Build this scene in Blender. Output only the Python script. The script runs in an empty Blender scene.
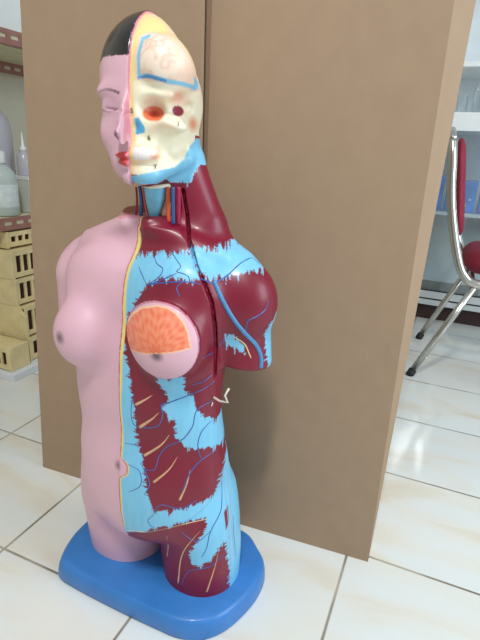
import bpy, bmesh, math, random
import numpy as np
from mathutils import Vector, Matrix
random.seed(7)
C = bpy.context.scene.collection
S = bpy.context.scene

# ================= camera =================
cam_d = bpy.data.cameras.new('camera'); cam = bpy.data.objects.new('camera', cam_d); C.objects.link(cam)
cam_d.sensor_fit = 'HORIZONTAL'; cam_d.sensor_width = 36; cam_d.lens = 487.52/480*36
cam_d.clip_start = .02; cam_d.clip_end = 60
_R = [[0.916507927, 0.173693034, -0.360338660], [0.397085013, -0.286187397, 0.872020794], [0.048339555, -0.942299052, -0.331263919]]
# columns: image right, image down, viewing direction
cam.matrix_world = Matrix([[_R[0][0], -_R[0][1], -_R[0][2], 0], [_R[1][0], -_R[1][1], -_R[1][2], 0],
                           [_R[2][0], -_R[2][1], -_R[2][2], .8], [0, 0, 0, 1]])
S.camera = cam

# ================= world, lamps, exposure =================
w = bpy.data.worlds.new('room_light'); S.world = w; w.use_nodes = True
bgn = w.node_tree.nodes['Background']; bgn.inputs[0].default_value = (.89, .965, 1.0, 1); bgn.inputs[1].default_value = .47
def area(name, loc, target, sx, sy, power, col):
    l = bpy.data.lights.new(name, 'AREA'); l.shape = 'RECTANGLE'; l.size = sx; l.size_y = sy; l.energy = power; l.color = col
    o = bpy.data.objects.new(name, l); C.objects.link(o); o.location = loc
    o.rotation_euler = (Vector(target) - Vector(loc)).to_track_quat('-Z', 'Y').to_euler()
    return o
area('ceiling_tube_light', (.05, -.50, 2.7), (.05, -.50, 0), .14, .45, 42, (1, .985, .955))
area('window_daylight', (2.3, .75, 1.55), (0.1, 2.3, .4), 1.5, 1.5, 54, (.80, .92, 1))
S.view_settings.view_transform = 'Standard'; S.view_settings.look = 'None'
S.view_settings.gamma = 1; S.view_settings.use_curve_mapping = False
S.view_settings.exposure = 0.0

# ================= helpers =================
def lin(c):
    return tuple((v/255/12.92 if v/255 <= .04045 else ((v/255 + .055)/1.055)**2.4) for v in c)
def mat(name, rgb, rough=.5, metal=0, noise=0, nscale=20, bump=0, coat=0, trans=0, spec=.5, alpha=1):
    m = bpy.data.materials.new(name); m.use_nodes = True; nt = m.node_tree; b = nt.nodes['Principled BSDF']
    c = lin(rgb); b.inputs['Base Color'].default_value = (*c, 1); b.inputs['Roughness'].default_value = rough
    b.inputs['Metallic'].default_value = metal; b.inputs['Coat Weight'].default_value = coat; b.inputs['Coat Roughness'].default_value = .12
    b.inputs['Transmission Weight'].default_value = trans; b.inputs['Specular IOR Level'].default_value = spec
    tc = nt.nodes.new('ShaderNodeTexCoord'); n = nt.nodes.new('ShaderNodeTexNoise'); n.inputs['Scale'].default_value = nscale; n.inputs['Detail'].default_value = 5
    nt.links.new(tc.outputs['Object'], n.inputs['Vector'])
    r = nt.nodes.new('ShaderNodeValToRGB'); k = noise
    r.color_ramp.elements[0].color = (*[v*(1 - k) for v in c], 1); r.color_ramp.elements[1].color = (*[min(1, v*(1 + k)) for v in c], 1)
    r.color_ramp.elements[0].position = .3; r.color_ramp.elements[1].position = .7
    nt.links.new(n.outputs['Fac'], r.inputs['Fac']); nt.links.new(r.outputs['Color'], b.inputs['Base Color'])
    if bump:
        bp = nt.nodes.new('ShaderNodeBump'); bp.inputs['Strength'].default_value = bump; bp.inputs['Distance'].default_value = .002
        nt.links.new(n.outputs['Fac'], bp.inputs['Height']); nt.links.new(bp.outputs['Normal'], b.inputs['Normal'])
    return m
def thing(name, label, cat, loc=(0, 0, 0), rotz=0, group=None):
    o = bpy.data.objects.new(name, None); C.objects.link(o); o.location = loc; o.rotation_euler = (0, 0, rotz)
    o.empty_display_size = .05
    o['label'] = label; o['category'] = cat
    if group: o['group'] = group
    return o
def obj(name, bm, m, parent=None, smooth=False, bevel=0):
    me = bpy.data.meshes.new(name)
    bmesh.ops.recalc_face_normals(bm, faces=bm.faces[:]); bm.to_mesh(me); bm.free()
    me.materials.append(m)
    if smooth: me.shade_smooth()
    o = bpy.data.objects.new(name, me); C.objects.link(o)
    if parent is not None: o.parent = parent
    if bevel:
        b = o.modifiers.new('bevel', 'BEVEL'); b.width = bevel; b.segments = 2; b.limit_method = 'ANGLE'
    return o
def tag(o, label, cat, group=None):
    o['label'] = label; o['category'] = cat
    if group: o['group'] = group
    return o
def struct(name, bm, m):
    o = obj(name, bm, m); o['kind'] = 'structure'; return o
def add_box(bm, x0, x1, y0, y1, z0, z1):
    vs = [bm.verts.new((x, y, z)) for x in (x0, x1) for y in (y0, y1) for z in (z0, z1)]
    for f in ((0, 1, 3, 2), (4, 6, 7, 5), (0, 4, 5, 1), (2, 3, 7, 6), (0, 2, 6, 4), (1, 5, 7, 3)): bm.faces.new([vs[i] for i in f])
def box(x0, x1, y0, y1, z0, z1):
    bm = bmesh.new(); add_box(bm, x0, x1, y0, y1, z0, z1); return bm
def add_prism(bm, pts, z0, z1):                                   # outline in x, y
    a = [bm.verts.new((p[0], p[1], z0)) for p in pts]; b = [bm.verts.new((p[0], p[1], z1)) for p in pts]; n = len(pts)
    bm.faces.new(a[::-1]); bm.faces.new(b)
    for i in range(n): bm.faces.new((a[i], a[(i+1) % n], b[(i+1) % n], b[i]))
def add_tube(bm, pts, r, seg=8, capped=True):
    pts = [Vector(p) for p in pts]; n = len(pts); rr = r if hasattr(r, '__len__') else [r]*n
    rings = []; up = None
    for i, p in enumerate(pts):
        t = (pts[min(i+1, n-1)] - pts[max(i-1, 0)]).normalized()
        if up is None: up = t.orthogonal().normalized()
        up = (up - t*up.dot(t)).normalized(); sd = t.cross(up)
        rings.append([bm.verts.new(p + (up*math.cos(2*math.pi*k/seg) + sd*math.sin(2*math.pi*k/seg))*rr[i]) for k in range(seg)])
    for a, b in zip(rings[:-1], rings[1:]):
        for k in range(seg): bm.faces.new((a[k], a[(k+1) % seg], b[(k+1) % seg], b[k]))
    if capped: bm.faces.new(rings[0][::-1]); bm.faces.new(rings[-1])
def add_lathe(bm, prof, seg=24, c=(0, 0, 0)):
    rings = []
    for r, z in prof: rings.append([bm.verts.new((c[0] + r*math.cos(2*math.pi*k/seg), c[1] + r*math.sin(2*math.pi*k/seg), c[2] + z)) for k in range(seg)])
    for a, b in zip(rings[:-1], rings[1:]):
        for k in range(seg): bm.faces.new((a[k], a[(k+1) % seg], b[(k+1) % seg], b[k]))
    bm.faces.new(rings[0][::-1]); bm.faces.new(rings[-1])
def catmull(P, n=6):
    P = [Vector(p) for p in P]; P = [2*P[0] - P[1]] + P + [2*P[-1] - P[-2]]; out = []
    for i in range(1, len(P) - 2):
        a, b, c, d = P[i-1:i+3]
        for k in range(n):
            t = k/n; out.append(.5*((2*b) + (-a + c)*t + (2*a - 5*b + 4*c - d)*t*t + (-a + 3*b - 3*c + d)*t**3))
    out.append(P[-2]); return out

# ================= floor and walls =================
def tile_material():
    m = bpy.data.materials.new('glossy_tile'); m.use_nodes = True; nt = m.node_tree; b = nt.nodes['Principled BSDF']
    N = nt.nodes.new; L = nt.links.new
    tc = N('ShaderNodeTexCoord'); sp = N('ShaderNodeSeparateXYZ'); L(tc.outputs['Object'], sp.inputs[0])
    def mth(op, a, v=None, c=None):
        n = N('ShaderNodeMath'); n.operation = op
        for i, q in enumerate((a, v, c)):
            if q is None: continue
            if isinstance(q, (int, float)): n.inputs[i].default_value = q
            else: L(q, n.inputs[i])
        return n.outputs[0]
    def line(o, off, s):
        f = mth('DIVIDE', mth('SUBTRACT', o, off), s)
        d = mth('MULTIPLY', mth('ABSOLUTE', mth('SUBTRACT', mth('FRACT', mth('ADD', f, .5)), .5)), s)
        return d, mth('FLOOR', f)
    dx, ix = line(sp.outputs[0], -.0785, .3232); dy, iy = line(sp.outputs[1], .548, .3165)
    g = mth('MINIMUM', dx, dy)
    mask = N('ShaderNodeMapRange'); mask.inputs['From Min'].default_value = .0014; mask.inputs['From Max'].default_value = .0036
    L(g, mask.inputs[0])
    # marbling, different on each tile
    cmb = N('ShaderNodeCombineXYZ'); L(mth('MULTIPLY', ix, 3.7), cmb.inputs[0]); L(mth('MULTIPLY', iy, 5.3), cmb.inputs[1])
    add = N('ShaderNodeVectorMath'); add.operation = 'ADD'; L(tc.outputs['Object'], add.inputs[0]); L(cmb.outputs[0], add.inputs[1])
    mp = N('ShaderNodeMapping'); mp.inputs['Rotation'].default_value = (0, 0, math.radians(-28)); mp.inputs['Scale'].default_value = (2.2, 7, 1); L(add.outputs[0], mp.inputs[0])
    n1 = N('ShaderNodeTexNoise'); n1.inputs['Scale'].default_value = 1.3; n1.inputs['Detail'].default_value = 6; n1.inputs['Distortion'].default_value = .8; L(mp.outputs[0], n1.inputs['Vector'])
    r = N('ShaderNodeValToRGB'); e = r.color_ramp.elements
    e[0].position = .42; e[0].color = (*lin((224, 229, 228)), 1); e[1].position = .75; e[1].color = (*lin((217, 208, 188)), 1)
    q = e.new(.56); q.color = (*lin((225, 225, 218)), 1)
    L(n1.outputs['Fac'], r.inputs['Fac'])
    gn = N('ShaderNodeTexNoise'); gn.inputs['Scale'].default_value = 9; L(tc.outputs['Object'], gn.inputs['Vector'])
    gr = N('ShaderNodeValToRGB'); gr.color_ramp.elements[0].color = (*lin((120, 112, 96)), 1); gr.color_ramp.elements[1].color = (*lin((176, 170, 152)), 1)
    gr.color_ramp.elements[0].position = .35; gr.color_ramp.elements[1].position = .65; L(gn.outputs['Fac'], gr.inputs['Fac'])
    mx = N('ShaderNodeMix'); mx.data_type = 'RGBA'; L(mask.outputs[0], mx.inputs['Factor']); L(gr.outputs[0], mx.inputs['A']); L(r.outputs[0], mx.inputs['B'])
    L(mx.outputs['Result'], b.inputs['Base Color'])
    ro = N('ShaderNodeMapRange'); ro.inputs['To Min'].default_value = .6; ro.inputs['To Max'].default_value = .10; L(mask.outputs[0], ro.inputs[0]); L(ro.outputs[0], b.inputs['Roughness'])
    bp = N('ShaderNodeBump'); bp.inputs['Distance'].default_value = .001; bp.inputs['Strength'].default_value = .5; L(mask.outputs[0], bp.inputs['Height']); L(bp.outputs[0], b.inputs['Normal'])
    return m
bm = bmesh.new(); add_box(bm, -4, 4, -3, 3.2, -.05, 0); struct('floor', bm, tile_material())
wall_m = mat('pale_wall_paint', (216, 212, 194), .8, noise=.04, nscale=3)
struct('wall_back', box(-4, 4, 3.2, 3.3, 0, 2.8), wall_m)
struct('wall_left', box(-1.95, -1.85, -3, 3.2, 0, 2.8), wall_m)

# ================= cardboard carton standing behind the model =================
def card_material():
    m = bpy.data.materials.new('brown_cardboard'); m.use_nodes = True; nt = m.node_tree; b = nt.nodes['Principled BSDF']; N = nt.nodes.new; L = nt.links.new
    tc = N('ShaderNodeTexCoord')
    mp = N('ShaderNodeMapping'); mp.inputs['Scale'].default_value = (1, 1, .9); L(tc.outputs['Object'], mp.inputs[0])
    n = N('ShaderNodeTexNoise'); n.inputs['Scale'].default_value = 26; n.inputs['Detail'].default_value = 6; L(mp.outputs[0], n.inputs['Vector'])
    n2 = N('ShaderNodeTexNoise'); n2.inputs['Scale'].default_value = 220; n2.inputs['Detail'].default_value = 3; L(tc.outputs['Object'], n2.inputs['Vector'])
    wv = N('ShaderNodeTexWave'); wv.inputs['Scale'].default_value = 40; wv.bands_direction = 'X'; wv.inputs['Distortion'].default_value = .3; L(tc.outputs['Object'], wv.inputs['Vector'])
    mx = N('ShaderNodeMath'); mx.operation = 'MULTIPLY_ADD'; mx.inputs[1].default_value = .35; L(n2.outputs['Fac'], mx.inputs[0]); L(n.outputs['Fac'], mx.inputs[2])
    r = N('ShaderNodeValToRGB'); r.color_ramp.elements[0].position = .45; r.color_ramp.elements[1].position = .9
    r.color_ramp.elements[0].color = (*lin((163, 138, 114)), 1); r.color_ramp.elements[1].color = (*lin((168, 143, 118)), 1)
    L(mx.outputs[0], r.inputs['Fac']); L(r.outputs[0], b.inputs['Base Color']); b.inputs['Roughness'].default_value = .75
    b.inputs['Specular IOR Level'].default_value = .3
    bp = N('ShaderNodeBump'); bp.inputs['Strength'].default_value = .03; bp.inputs['Distance'].default_value = .001; L(wv.outputs['Fac'], bp.inputs['Height']); L(bp.outputs[0], b.inputs['Normal'])
    return m
card = card_material(); card_edge = mat('cardboard_cut_edge', (190, 164, 128), .85, noise=.15, nscale=200)
BX = thing('cardboard_box', 'tall brown cardboard carton standing upright on its end behind the anatomical model', 'box', (-.8547, .7880, 0), math.atan2(.06089, .82060))
HB, DB = 1.32, .34
def slab(pts_bottom, pts_top, z0, z1):                               # quad outline bottom and top in (s, depth)
    bm = bmesh.new()
    a = [bm.verts.new((p[0], p[1], z0)) for p in pts_bottom]; b = [bm.verts.new((p[0], p[1], z1)) for p in pts_top]; n = len(a)
    bm.faces.new(a[::-1]); bm.faces.new(b)
    for i in range(n): bm.faces.new((a[i], a[(i+1) % n], b[(i+1) % n], b[i]))
    return bm
T = .006
sL = .054*HB
# two front flaps that meet in the middle; the left one stands a little proud
f = obj('flap', slab([(.0, 0), (.4315, -.010), (.4315, -.001), (0, T)], [(sL, 0), (.4300, -.022), (.4300, -.010), (sL, T)], .0, HB), card, BX)
f['label'] = 'left flap standing slightly forward at the middle seam'
f = obj('flap', slab([(.4325, .001), (.8225, 0), (.8225, T), (.4325, T+.001)], [(.4400, .002), (.8035, 0), (.8035, T), (.4400, T+.002)], .0, HB), card, BX)
f['label'] = 'right flap of the two front flaps'
obj('side_panel', slab([(.8225, 0), (.8235, .012), (.8235, DB), (.8175, DB), (.8175, .012), (.8175, .0061)], [(.8035, 0), (.842, .035), (.842, DB), (.836, DB), (.834, .039), (.8000, .0061)], .0, HB), card, BX)
obj('side_panel', slab([(0, T+.0002), (T, T+.0002), (T, DB), (0, DB)], [(sL, T+.0002), (sL+T, T+.0002), (sL+T, DB), (sL, DB)], .0, HB), card, BX)
obj('back_panel', slab([(0, DB), (.8235, DB), (.8235, DB+T), (0, DB+T)], [(sL, DB), (.842, DB), (.842, DB+T), (sL, DB+T)], 0, HB), card, BX)
obj('inner_flap', slab([(.28, .012), (.60, .012), (.60, .017), (.28, .017)], [(.28, .012), (.60, .012), (.60, .017), (.28, .017)], 0, HB), card, BX)

# ================= the anatomical model =================
CU, SU = math.cos(math.radians(28)), math.sin(math.radians(28))
def seg2(p, a, b):
    a = np.array(a, float); b = np.array(b, float); ab = b - a
    t = np.clip(((p - a)@ab)/(ab@ab + 1e-12), 0, 1)
    return np.sqrt(((p - a - t[:, None]*ab)**2).sum(1))
def pdist(p, poly):                                         # signed distance to a polygon, negative inside
    d = np.full(len(p), 9.); ins = np.zeros(len(p), bool); n = len(poly)
    for i in range(n):
        a, b = poly[i], poly[(i + 1) % n]
        d = np.minimum(d, seg2(p, a, b))
        if a[1] != b[1]:
            c = (p[:, 1] > min(a[1], b[1])) & (p[:, 1] <= max(a[1], b[1]))
            ins ^= c & (p[:, 0] < a[0] + (p[:, 1] - a[1])*(b[0] - a[0])/(b[1] - a[1]))
    return np.where(ins, -d, d)
# ---------- the body of the anatomical model as one smooth implicit surface (metres, facing -y) ----------
def smin(a, b, k):
    h = np.clip(.5 + .5*(b - a)/k, 0, 1)
    return b + (a - b)*h - k*h*(1 - h)
def smax(a, b, k): return -smin(-a, -b, k)
def ell(P, c, r, tilt=None):
    q = P - np.array(c, float)
    if tilt is not None:
        ax, ang = tilt; ca, sa = math.cos(ang), math.sin(ang)
        i, j = {'x': (1, 2), 'y': (2, 0), 'z': (0, 1)}[ax]
        qi = q[:, i]*ca + q[:, j]*sa; qj = -q[:, i]*sa + q[:, j]*ca
        q = q.copy(); q[:, i] = qi; q[:, j] = qj
    r = np.array(r, float)
    k0 = np.sqrt(((q/r)**2).sum(1)) + 1e-9; k1 = np.sqrt(((q/(r*r))**2).sum(1)) + 1e-9
    return k0*(k0 - 1)/k1
def cap(P, a, b, ra, rb=None):
    rb = ra if rb is None else rb
    a = np.array(a, float); b = np.array(b, float); ab = b - a
    t = np.clip(((P - a)@ab)/(ab@ab), 0, 1)
    return np.sqrt(((P - a - t[:, None]*ab)**2).sum(1)) - (ra + (rb - ra)*t)
def keyed(z, keys):
    K = np.array(keys, float); zz = np.clip(z, K[0, 0], K[-1, 0])
    n = len(K); i = np.clip(np.searchsorted(K[:, 0], zz) - 1, 0, n - 2)
    h = K[i+1, 0] - K[i, 0]; t = (zz - K[i, 0])/h
    m = np.zeros_like(K); d = (K[1:, 1:] - K[:-1, 1:])/(K[1:, :1] - K[:-1, :1])
    m[0, 1:] = d[0]; m[-1, 1:] = d[-1]; m[1:-1, 1:] = np.where(d[1:]*d[:-1] > 0, 2*d[1:]*d[:-1]/(d[1:] + d[:-1] + 1e-12), 0)
    t = t[:, None]; h = h[:, None]
    return (2*t**3 - 3*t*t + 1)*K[i, 1:] + (t**3 - 2*t*t + t)*h*m[i, 1:] + (-2*t**3 + 3*t*t)*K[i+1, 1:] + (t**3 - t*t)*h*m[i+1, 1:]
def loft(P, keys, zlo, zhi, n=2.0, k=.01):
    v = keyed(P[:, 2], keys); a, b, xc, yc = v[:, 0], v[:, 1], v[:, 2], v[:, 3]
    x = np.abs(P[:, 0] - xc); y = np.abs(P[:, 1] - yc)
    k0 = ((x/a)**n + (y/b)**n)**(1/n) + 1e-9
    g = np.sqrt((x/(a*a))**2 + (y/(b*b))**2)/(np.sqrt((x/a)**2 + (y/b)**2) + 1e-9) + 1e-9
    d = (k0 - 1)/g
    return smax(smax(d, zlo - P[:, 2], k), P[:, 2] - zhi, k)
TRUNK = [(.08, .140, .062, 0, .008), (.154, .149, .080, -.003, -.002), (.22, .145, .084, -.005, -.010), (.284, .143, .084, 0, -.015),
         (.344, .134, .078, 0, -.020), (.414, .133, .072, 0, -.030), (.50, .136, .074, 0, -.024), (.56, .135, .074, 0, -.012),
         (.62, .125, .066, 0, -.006), (.655, .105, .054, 0, .004), (.685, .07, .048, 0, .012), (.71, .045, .045, 0, .016)]
LEG = [(.03, .071, .070, .004, .008), (.10, .075, .073, 0, .008), (.16, .074, .075, -.002, .002), (.22, .064, .072, 0, -.002), (.28, .045, .05, 0, -.002)]
HEAD = math.radians(12)
WINC, WINR = (-.045, -.030, .716), (.090, .068, .085)
def body(P):
    x, y, z = P[:, 0], P[:, 1], P[:, 2]
    M = P.copy(); M[:, 0] = np.abs(x)                      # mirrored copy for the symmetric parts
    d = loft(P, TRUNK, .155, .712, 2.25, .018)
    L = P.copy(); lf = x < .004; L[:, 0] = np.where(lf, (x + .0825)/1.08, x - .0895)
    d = smin(d, loft(L, LEG, .03, .27, 2.1, .004), .012)
    d = smin(d, ell(M, (.060, .036, .20), (.063, .040, .070)), .03)            # buttocks
    d = smin(d, ell(P, (0, -.055, .245), (.085, .045, .10)), .05)          # belly
    # shoulders and arm stumps
    sh = smin(ell(M, (.145, .012, .580), (.057, .050, .066)), cap(M, (.036, .022, .676), (.118, .014, .615), .022, .034), .035)
    d = smin(d, sh, .03)
    r = x > 0
    d = smin(d, np.where(r, cap(P, (.055, .026, .690), (.125, .022, .632), .022, .028), 9.), .02)
    armR = smin(cap(P, (.141, .02, .58), (.157, .022, .45), .045, .042), cap(P, (.13, .01, .5), (.150, .012, .45), .03, .03), .02)
    armR = smax(armR, (.480 + .10*(.17 - x)) - z, .008)
    armL = cap(P, (-.156, .008, .58), (-.166, .014, .515), .048, .046)
    armL = smax(armL, .487 - z, .01)
    d = smin(d, np.where(r, armR, armL), .010)
    # chest relief: breasts, pectorals, collar bones
    d = smin(d, ell(P, (-.074, -.080, .515), (.055, .052, .058)), .022)
    d = smin(d, ell(P, (.080, -.076, .532), (.055, .046, .056)), .018)
    d = smin(d, ell(M, (.065, -.05, .59), (.065, .035, .06)), .04)
    d = smin(d, cap(M, (.02, -.048, .690), (.12, -.012, .652), .010), .025)
    # neck and trapezius
    d = smin(d, loft(P, [(.66, .055, .055, 0, .022), (.71, .050, .050, 0, .018), (.75, .049, .050, 0, .014), (.80, .05, .05, 0, .01)], .66, .81, 2, .01), .03)
    d = smin(d, cap(P, (.040, .022, .775), (.075, .024, .695), .026, .026), .035)
    d = smin(d, cap(P, (.036, .000, .765), (.022, -.036, .700), .013, .010), .012)
    # head, turned a little towards the open side
    ch, sn = math.cos(HEAD), math.sin(HEAD)
    B = P; P = P.copy(); P[:, 0] = B[:, 0]*ch + B[:, 1]*sn; P[:, 1] = -B[:, 0]*sn + B[:, 1]*ch; hx = P[:, 0]
    h = ell(P, (0, .004, .885), (.074, .088, .0845))
    h = smin(h, ell(P, (0, -.030, .832), (.054, .056, .076)), .025)
    h = smin(h, ell(P, (0, -.052, .775), (.040, .034, .031)), .025)
    h = smin(h, ell(P, (0, .012, .815), (.058, .052, .065)), .03)
    hl = h
    hl = smin(hl, ell(P, (-.001, -.094, .826), (.010, .013, .032), ('x', -.30)), .010)      # nose
    hl = smin(hl, ell(P, (0, -.109, .811), (.010, .0100, .0075)), .006)
    hl = smin(hl, ell(P, (-.010, -.093, .808), (.006, .007, .006)), .005)
    hl = smin(hl, ell(P, (-.026, -.068, .864), (.026, .012, .008), ('y', -.05)), .014)   # brow
    hl = smin(hl, ell(P, (-.030, -.067, .843), (.016, .014, .012)), .007)    # closed eyelid
    hl = smax(hl, -ell(P, (-.030, -.085, .8405), (.015, .006, .0016), ('y', .06)), .002)
    hl = smin(hl, ell(P, (0, -.0870, .7845), (.021, .010, .0050)), .004)     # lips
    hl = smin(hl, ell(P, (0, -.0860, .7755), (.017, .010, .0055)), .004)
    hl = smax(hl, -ell(P, (0, -.099, .7800), (.020, .007, .0011)), .002)
    hl = smin(hl, ell(P, (0, -.078, .756), (.014, .011, .010)), .012)
    hl = smin(hl, ell(P, (-.032, -.055, .812), (.022, .022, .022)), .02)
    # the opened half: skull with sockets, cheek bone, teeth, brain bulge
    hr = h + .0025
    hr = smin(hr, ell(P, (.036, -.044, .894), (.040, .048, .040)), .006)
    hr = smax(hr, .834*(P[:, 0]*CU + P[:, 1]*SU) + .552*P[:, 2] - .5405, .022)
    hr = smin(hr, ell(P, (.046, -.056, .826), (.022, .018, .009), ('y', .25)), .012)
    hr = smin(hr, ell(P, (.028, -.070, .859), (.026, .012, .007)), .010)
    hr = smin(hr, ell(P, (.014, -.080, .786), (.022, .014, .011)), .008)
    hr = smin(hr, ell(P, (.016, -.074, .762), (.022, .015, .012)), .010)
    hr = smax(hr, -ell(P, (.030, -.078, .806), (.016, .008, .009)), .010)
    hr = smin(hr, cap(P, (.018, -.074, .758), (.052, -.020, .782), .0105, .013), .014)
    hr = smax(hr, -ell(P, (.029, -.086, .843), (.018, .026, .0140)), .006)
    hr = smax(hr, -ell(P, (.0075, -.098, .819), (.0075, .018, .010)), .003)
    hr = smax(hr, -ell(P, (.046, -.062, .795), (.014, .012, .017)), .012)
    hr = smax(hr, -ell(P, (.064, -.030, .848), (.010, .013, .008)), .005)
    P = B
    w = np.clip((hx + .0005)/.0028 + .5, 0, 1)
    d = smin(d, hl*(1 - w) + hr*w, .012)
    # window in the front of the neck
    win = smax(ell(P, WINC, WINR), np.maximum(.699 + .10*np.abs(x) - z, z - .752), .002)
    d = smax(d, -win, .003)
    # groove between chest plate and shoulder, raised plate and breast disc: only near the surface
    nr = np.abs(d) < .02
    if nr.any():
        Q = P[nr]; dd = d[nr]
        uv = np.stack([Q[:, 0]*CU + Q[:, 1]*SU, Q[:, 2]], 1)
        fr = (Q[:, 1] < .01) | (Q[:, 0] > .09)
        plate = np.clip(.5 - pdist(uv, PLATE)/.004, 0, 1)*(Q[:, 0] > 0)*(Q[:, 1] < .03)
        dd = dd - .0022*plate
        e = 1 - np.sqrt(((uv[:, 0] - DISC[0])/DISC[2])**2 + ((uv[:, 1] - DISC[1])/DISC[3])**2)
        dd = dd - (.0045*np.clip(e*14 + .5, 0, 1))*(Q[:, 1] < -.02)*(Q[:, 0] > 0)
        g = np.full(len(Q), 9.)
        for a, b in zip(GROOVE[:-1], GROOVE[1:]):
            g = np.minimum(g, seg2(uv, a, b))
        cut = np.clip(1 - g/.0028, 0, 1)*.0075*(Q[:, 1] < .03)*(Q[:, 0] > 0)
        dd = dd + cut
        d = d.copy(); d[nr] = dd
    return d
CHESTB = [(-0.0507, 0.6419), (-0.0315, 0.6458), (-0.0174, 0.6491), (-0.0014, 0.6507), (0.0135, 0.6552), (0.0283, 0.6557), (0.0467, 0.6581), (0.0565, 0.6585), (0.0723, 0.6262), (0.0614, 0.6248), (0.049, 0.6255), (0.0307, 0.6277), (0.0166, 0.6234), (0.0064, 0.6193), (-0.0039, 0.6108), (-0.0099, 0.6055), (-0.0191, 0.588), (-0.0325, 0.5621), (-0.0394, 0.5377), (-0.0391, 0.5158), (-0.0342, 0.4942), (-0.0284, 0.454), (-0.0256, 0.433), (-0.0233, 0.3969), (-0.0195, 0.3576), (-0.0146, 0.3399), (-0.0079, 0.3064), (-0.0048, 0.2706), (-0.0002, 0.2476), (0.0078, 0.2344), (0.0258, 0.2406), (0.0483, 0.2441), (0.0707, 0.2485), (0.0916, 0.2523), (0.1027, 0.2649), (0.1121, 0.2822), (0.1182, 0.2999), (0.1214, 0.3189), (0.1269, 0.3494), (0.1373, 0.3479), (0.1695, 0.2273), (0.1777, 0.0043), (0.1468, 0.0178), (0.1387, 0.0444), (0.1323, 0.1094), (0.1251, 0.1558), (0.1165, 0.1507), (0.1051, 0.1308), (0.0832, 0.1076), (0.0674, 0.1202), (0.0638, 0.1451), (0.0771, 0.1662), (0.0899, 0.1933), (0.0926, 0.2179), (0.0566, 0.217), (0.0154, 0.2036), (-0.0626, 0.1605), (-0.0814, 0.2259)]
ABB = [(0.0115, 0.4812), (0.0138, 0.4643), (0.0288, 0.4516), (0.0259, 0.433), (0.0167, 0.4217), (0.038, 0.4103), (0.041, 0.3962), (0.0425, 0.3739), (0.058, 0.3547), (0.0781, 0.3516), (0.0986, 0.3463), (0.1134, 0.3419), (0.1239, 0.3407), (0.1332, 0.3261), (0.1271, 0.3817), (0.1096, 0.4031), (0.105, 0.396), (0.0877, 0.4047), (0.0708, 0.4214), (0.0659, 0.444), (0.0524, 0.4661), (0.0532, 0.4903)]
SHB = [(0.0534, 0.6647), (0.0704, 0.6641), (0.0846, 0.6644), (0.1091, 0.6664), (0.1339, 0.6722), (0.1476, 0.6622), (0.1744, 0.6426), (0.1651, 0.6352), (0.1398, 0.6332), (0.1199, 0.6276), (0.093, 0.6271), (0.0734, 0.6321), (0.066, 0.6426)]
ARMB = [(0.109, 0.5392), (0.1237, 0.5394), (0.138, 0.5226), (0.1432, 0.5082), (0.1279, 0.5152), (0.1128, 0.5205)]
ARMC = [(0.1823, 0.5684), (0.1687, 0.5423), (0.1726, 0.5166), (0.1799, 0.4753), (0.2169, 0.4695), (0.207, 0.5675)]
SLIV = [(0.1211, 0.2167), (0.1279, 0.2226), (0.1306, 0.195), (0.126, 0.1783)]
BRAIN = [(-0.0089, 0.9255), (0.0008, 0.9297), (0.0139, 0.9293), (0.0286, 0.9214), (0.0469, 0.9075), (0.0609, 0.8922), (0.0623, 0.8871), (0.0631, 0.8744), (0.0582, 0.8703), (0.0469, 0.871), (0.0278, 0.8718), (0.0194, 0.8734), (0.0005, 0.8773), (-0.0128, 0.8762), (-0.0133, 0.9012)]
SCALPY = [(-0.0241, 0.8975), (-0.0211, 0.9212), (-0.0126, 0.9382), (-0.0036, 0.9551), (0.0118, 0.9513), (0.0224, 0.9419), (0.0202, 0.9295), (0.0078, 0.9344), (-0.0043, 0.9308), (-0.0124, 0.9217), (-0.0154, 0.9025), (-0.0154, 0.8749), (-0.0242, 0.8745)]
SCALPP = [(-0.0293, 0.872), (-0.0301, 0.921), (-0.0166, 0.9657), (-0.0047, 0.9744), (0.0231, 0.9668), (0.0774, 0.9208), (0.0778, 0.8739), (0.0582, 0.8703), (-0.0128, 0.875)]
NOSE = [(-0.0218, 0.8292), (-0.0152, 0.8319), (-0.0091, 0.8214), (-0.0094, 0.8154), (-0.0172, 0.8126), (-0.0234, 0.8171)]
TEETH = [(-0.0194, 0.7952), (-0.0039, 0.796), (0.0113, 0.7929), (0.0084, 0.783), (-0.003, 0.78), (-0.0179, 0.7792)]
JAW = [(-0.0283, 0.7609), (-0.0212, 0.7586), (0.0056, 0.7653), (0.0333, 0.7718), (0.0448, 0.7826), (0.052, 0.8001), (0.0596, 0.81), (0.0734, 0.8138), (0.0748, 0.7733), (0.0637, 0.7679), (0.0529, 0.7483), (0.0472, 0.7425), (0.0428, 0.7479), (0.0344, 0.7504), (0.0047, 0.7496), (-0.0303, 0.746)]
FAN = [(-0.0326, 0.5143), (-0.0312, 0.5353), (-0.0259, 0.5537), (-0.0155, 0.5696), (-0.0026, 0.5808), (0.0183, 0.5884), (0.0326, 0.5881), (0.044, 0.583), (0.0539, 0.5736), (0.0598, 0.5611), (0.0637, 0.5437), (0.0457, 0.5393), (0.0167, 0.5332), (-0.0064, 0.5264)]
PLATE = [(-0.0411, 0.6804), (-0.0016, 0.6899), (0.0404, 0.6878), (0.0516, 0.6738), (0.0659, 0.6437), (0.0794, 0.6197), (0.0899, 0.5951), (0.0951, 0.5615), (0.0979, 0.5171), (0.1023, 0.4292), (0.1167, 0.35), (0.1182, 0.2999), (0.1125, 0.2697), (0.0919, 0.243), (0.0566, 0.217), (0.0153, 0.1987), (-0.0636, 0.1545), (-0.0519, 0.6493)]
SOCKET = (0.0061, 0.8374, 0.0135, 0.0095)
TEMPLE = (0.0371, 0.843, 0.0073, 0.0067)
EARS = (0.0556, 0.8293, 0.0064, 0.0102)
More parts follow.
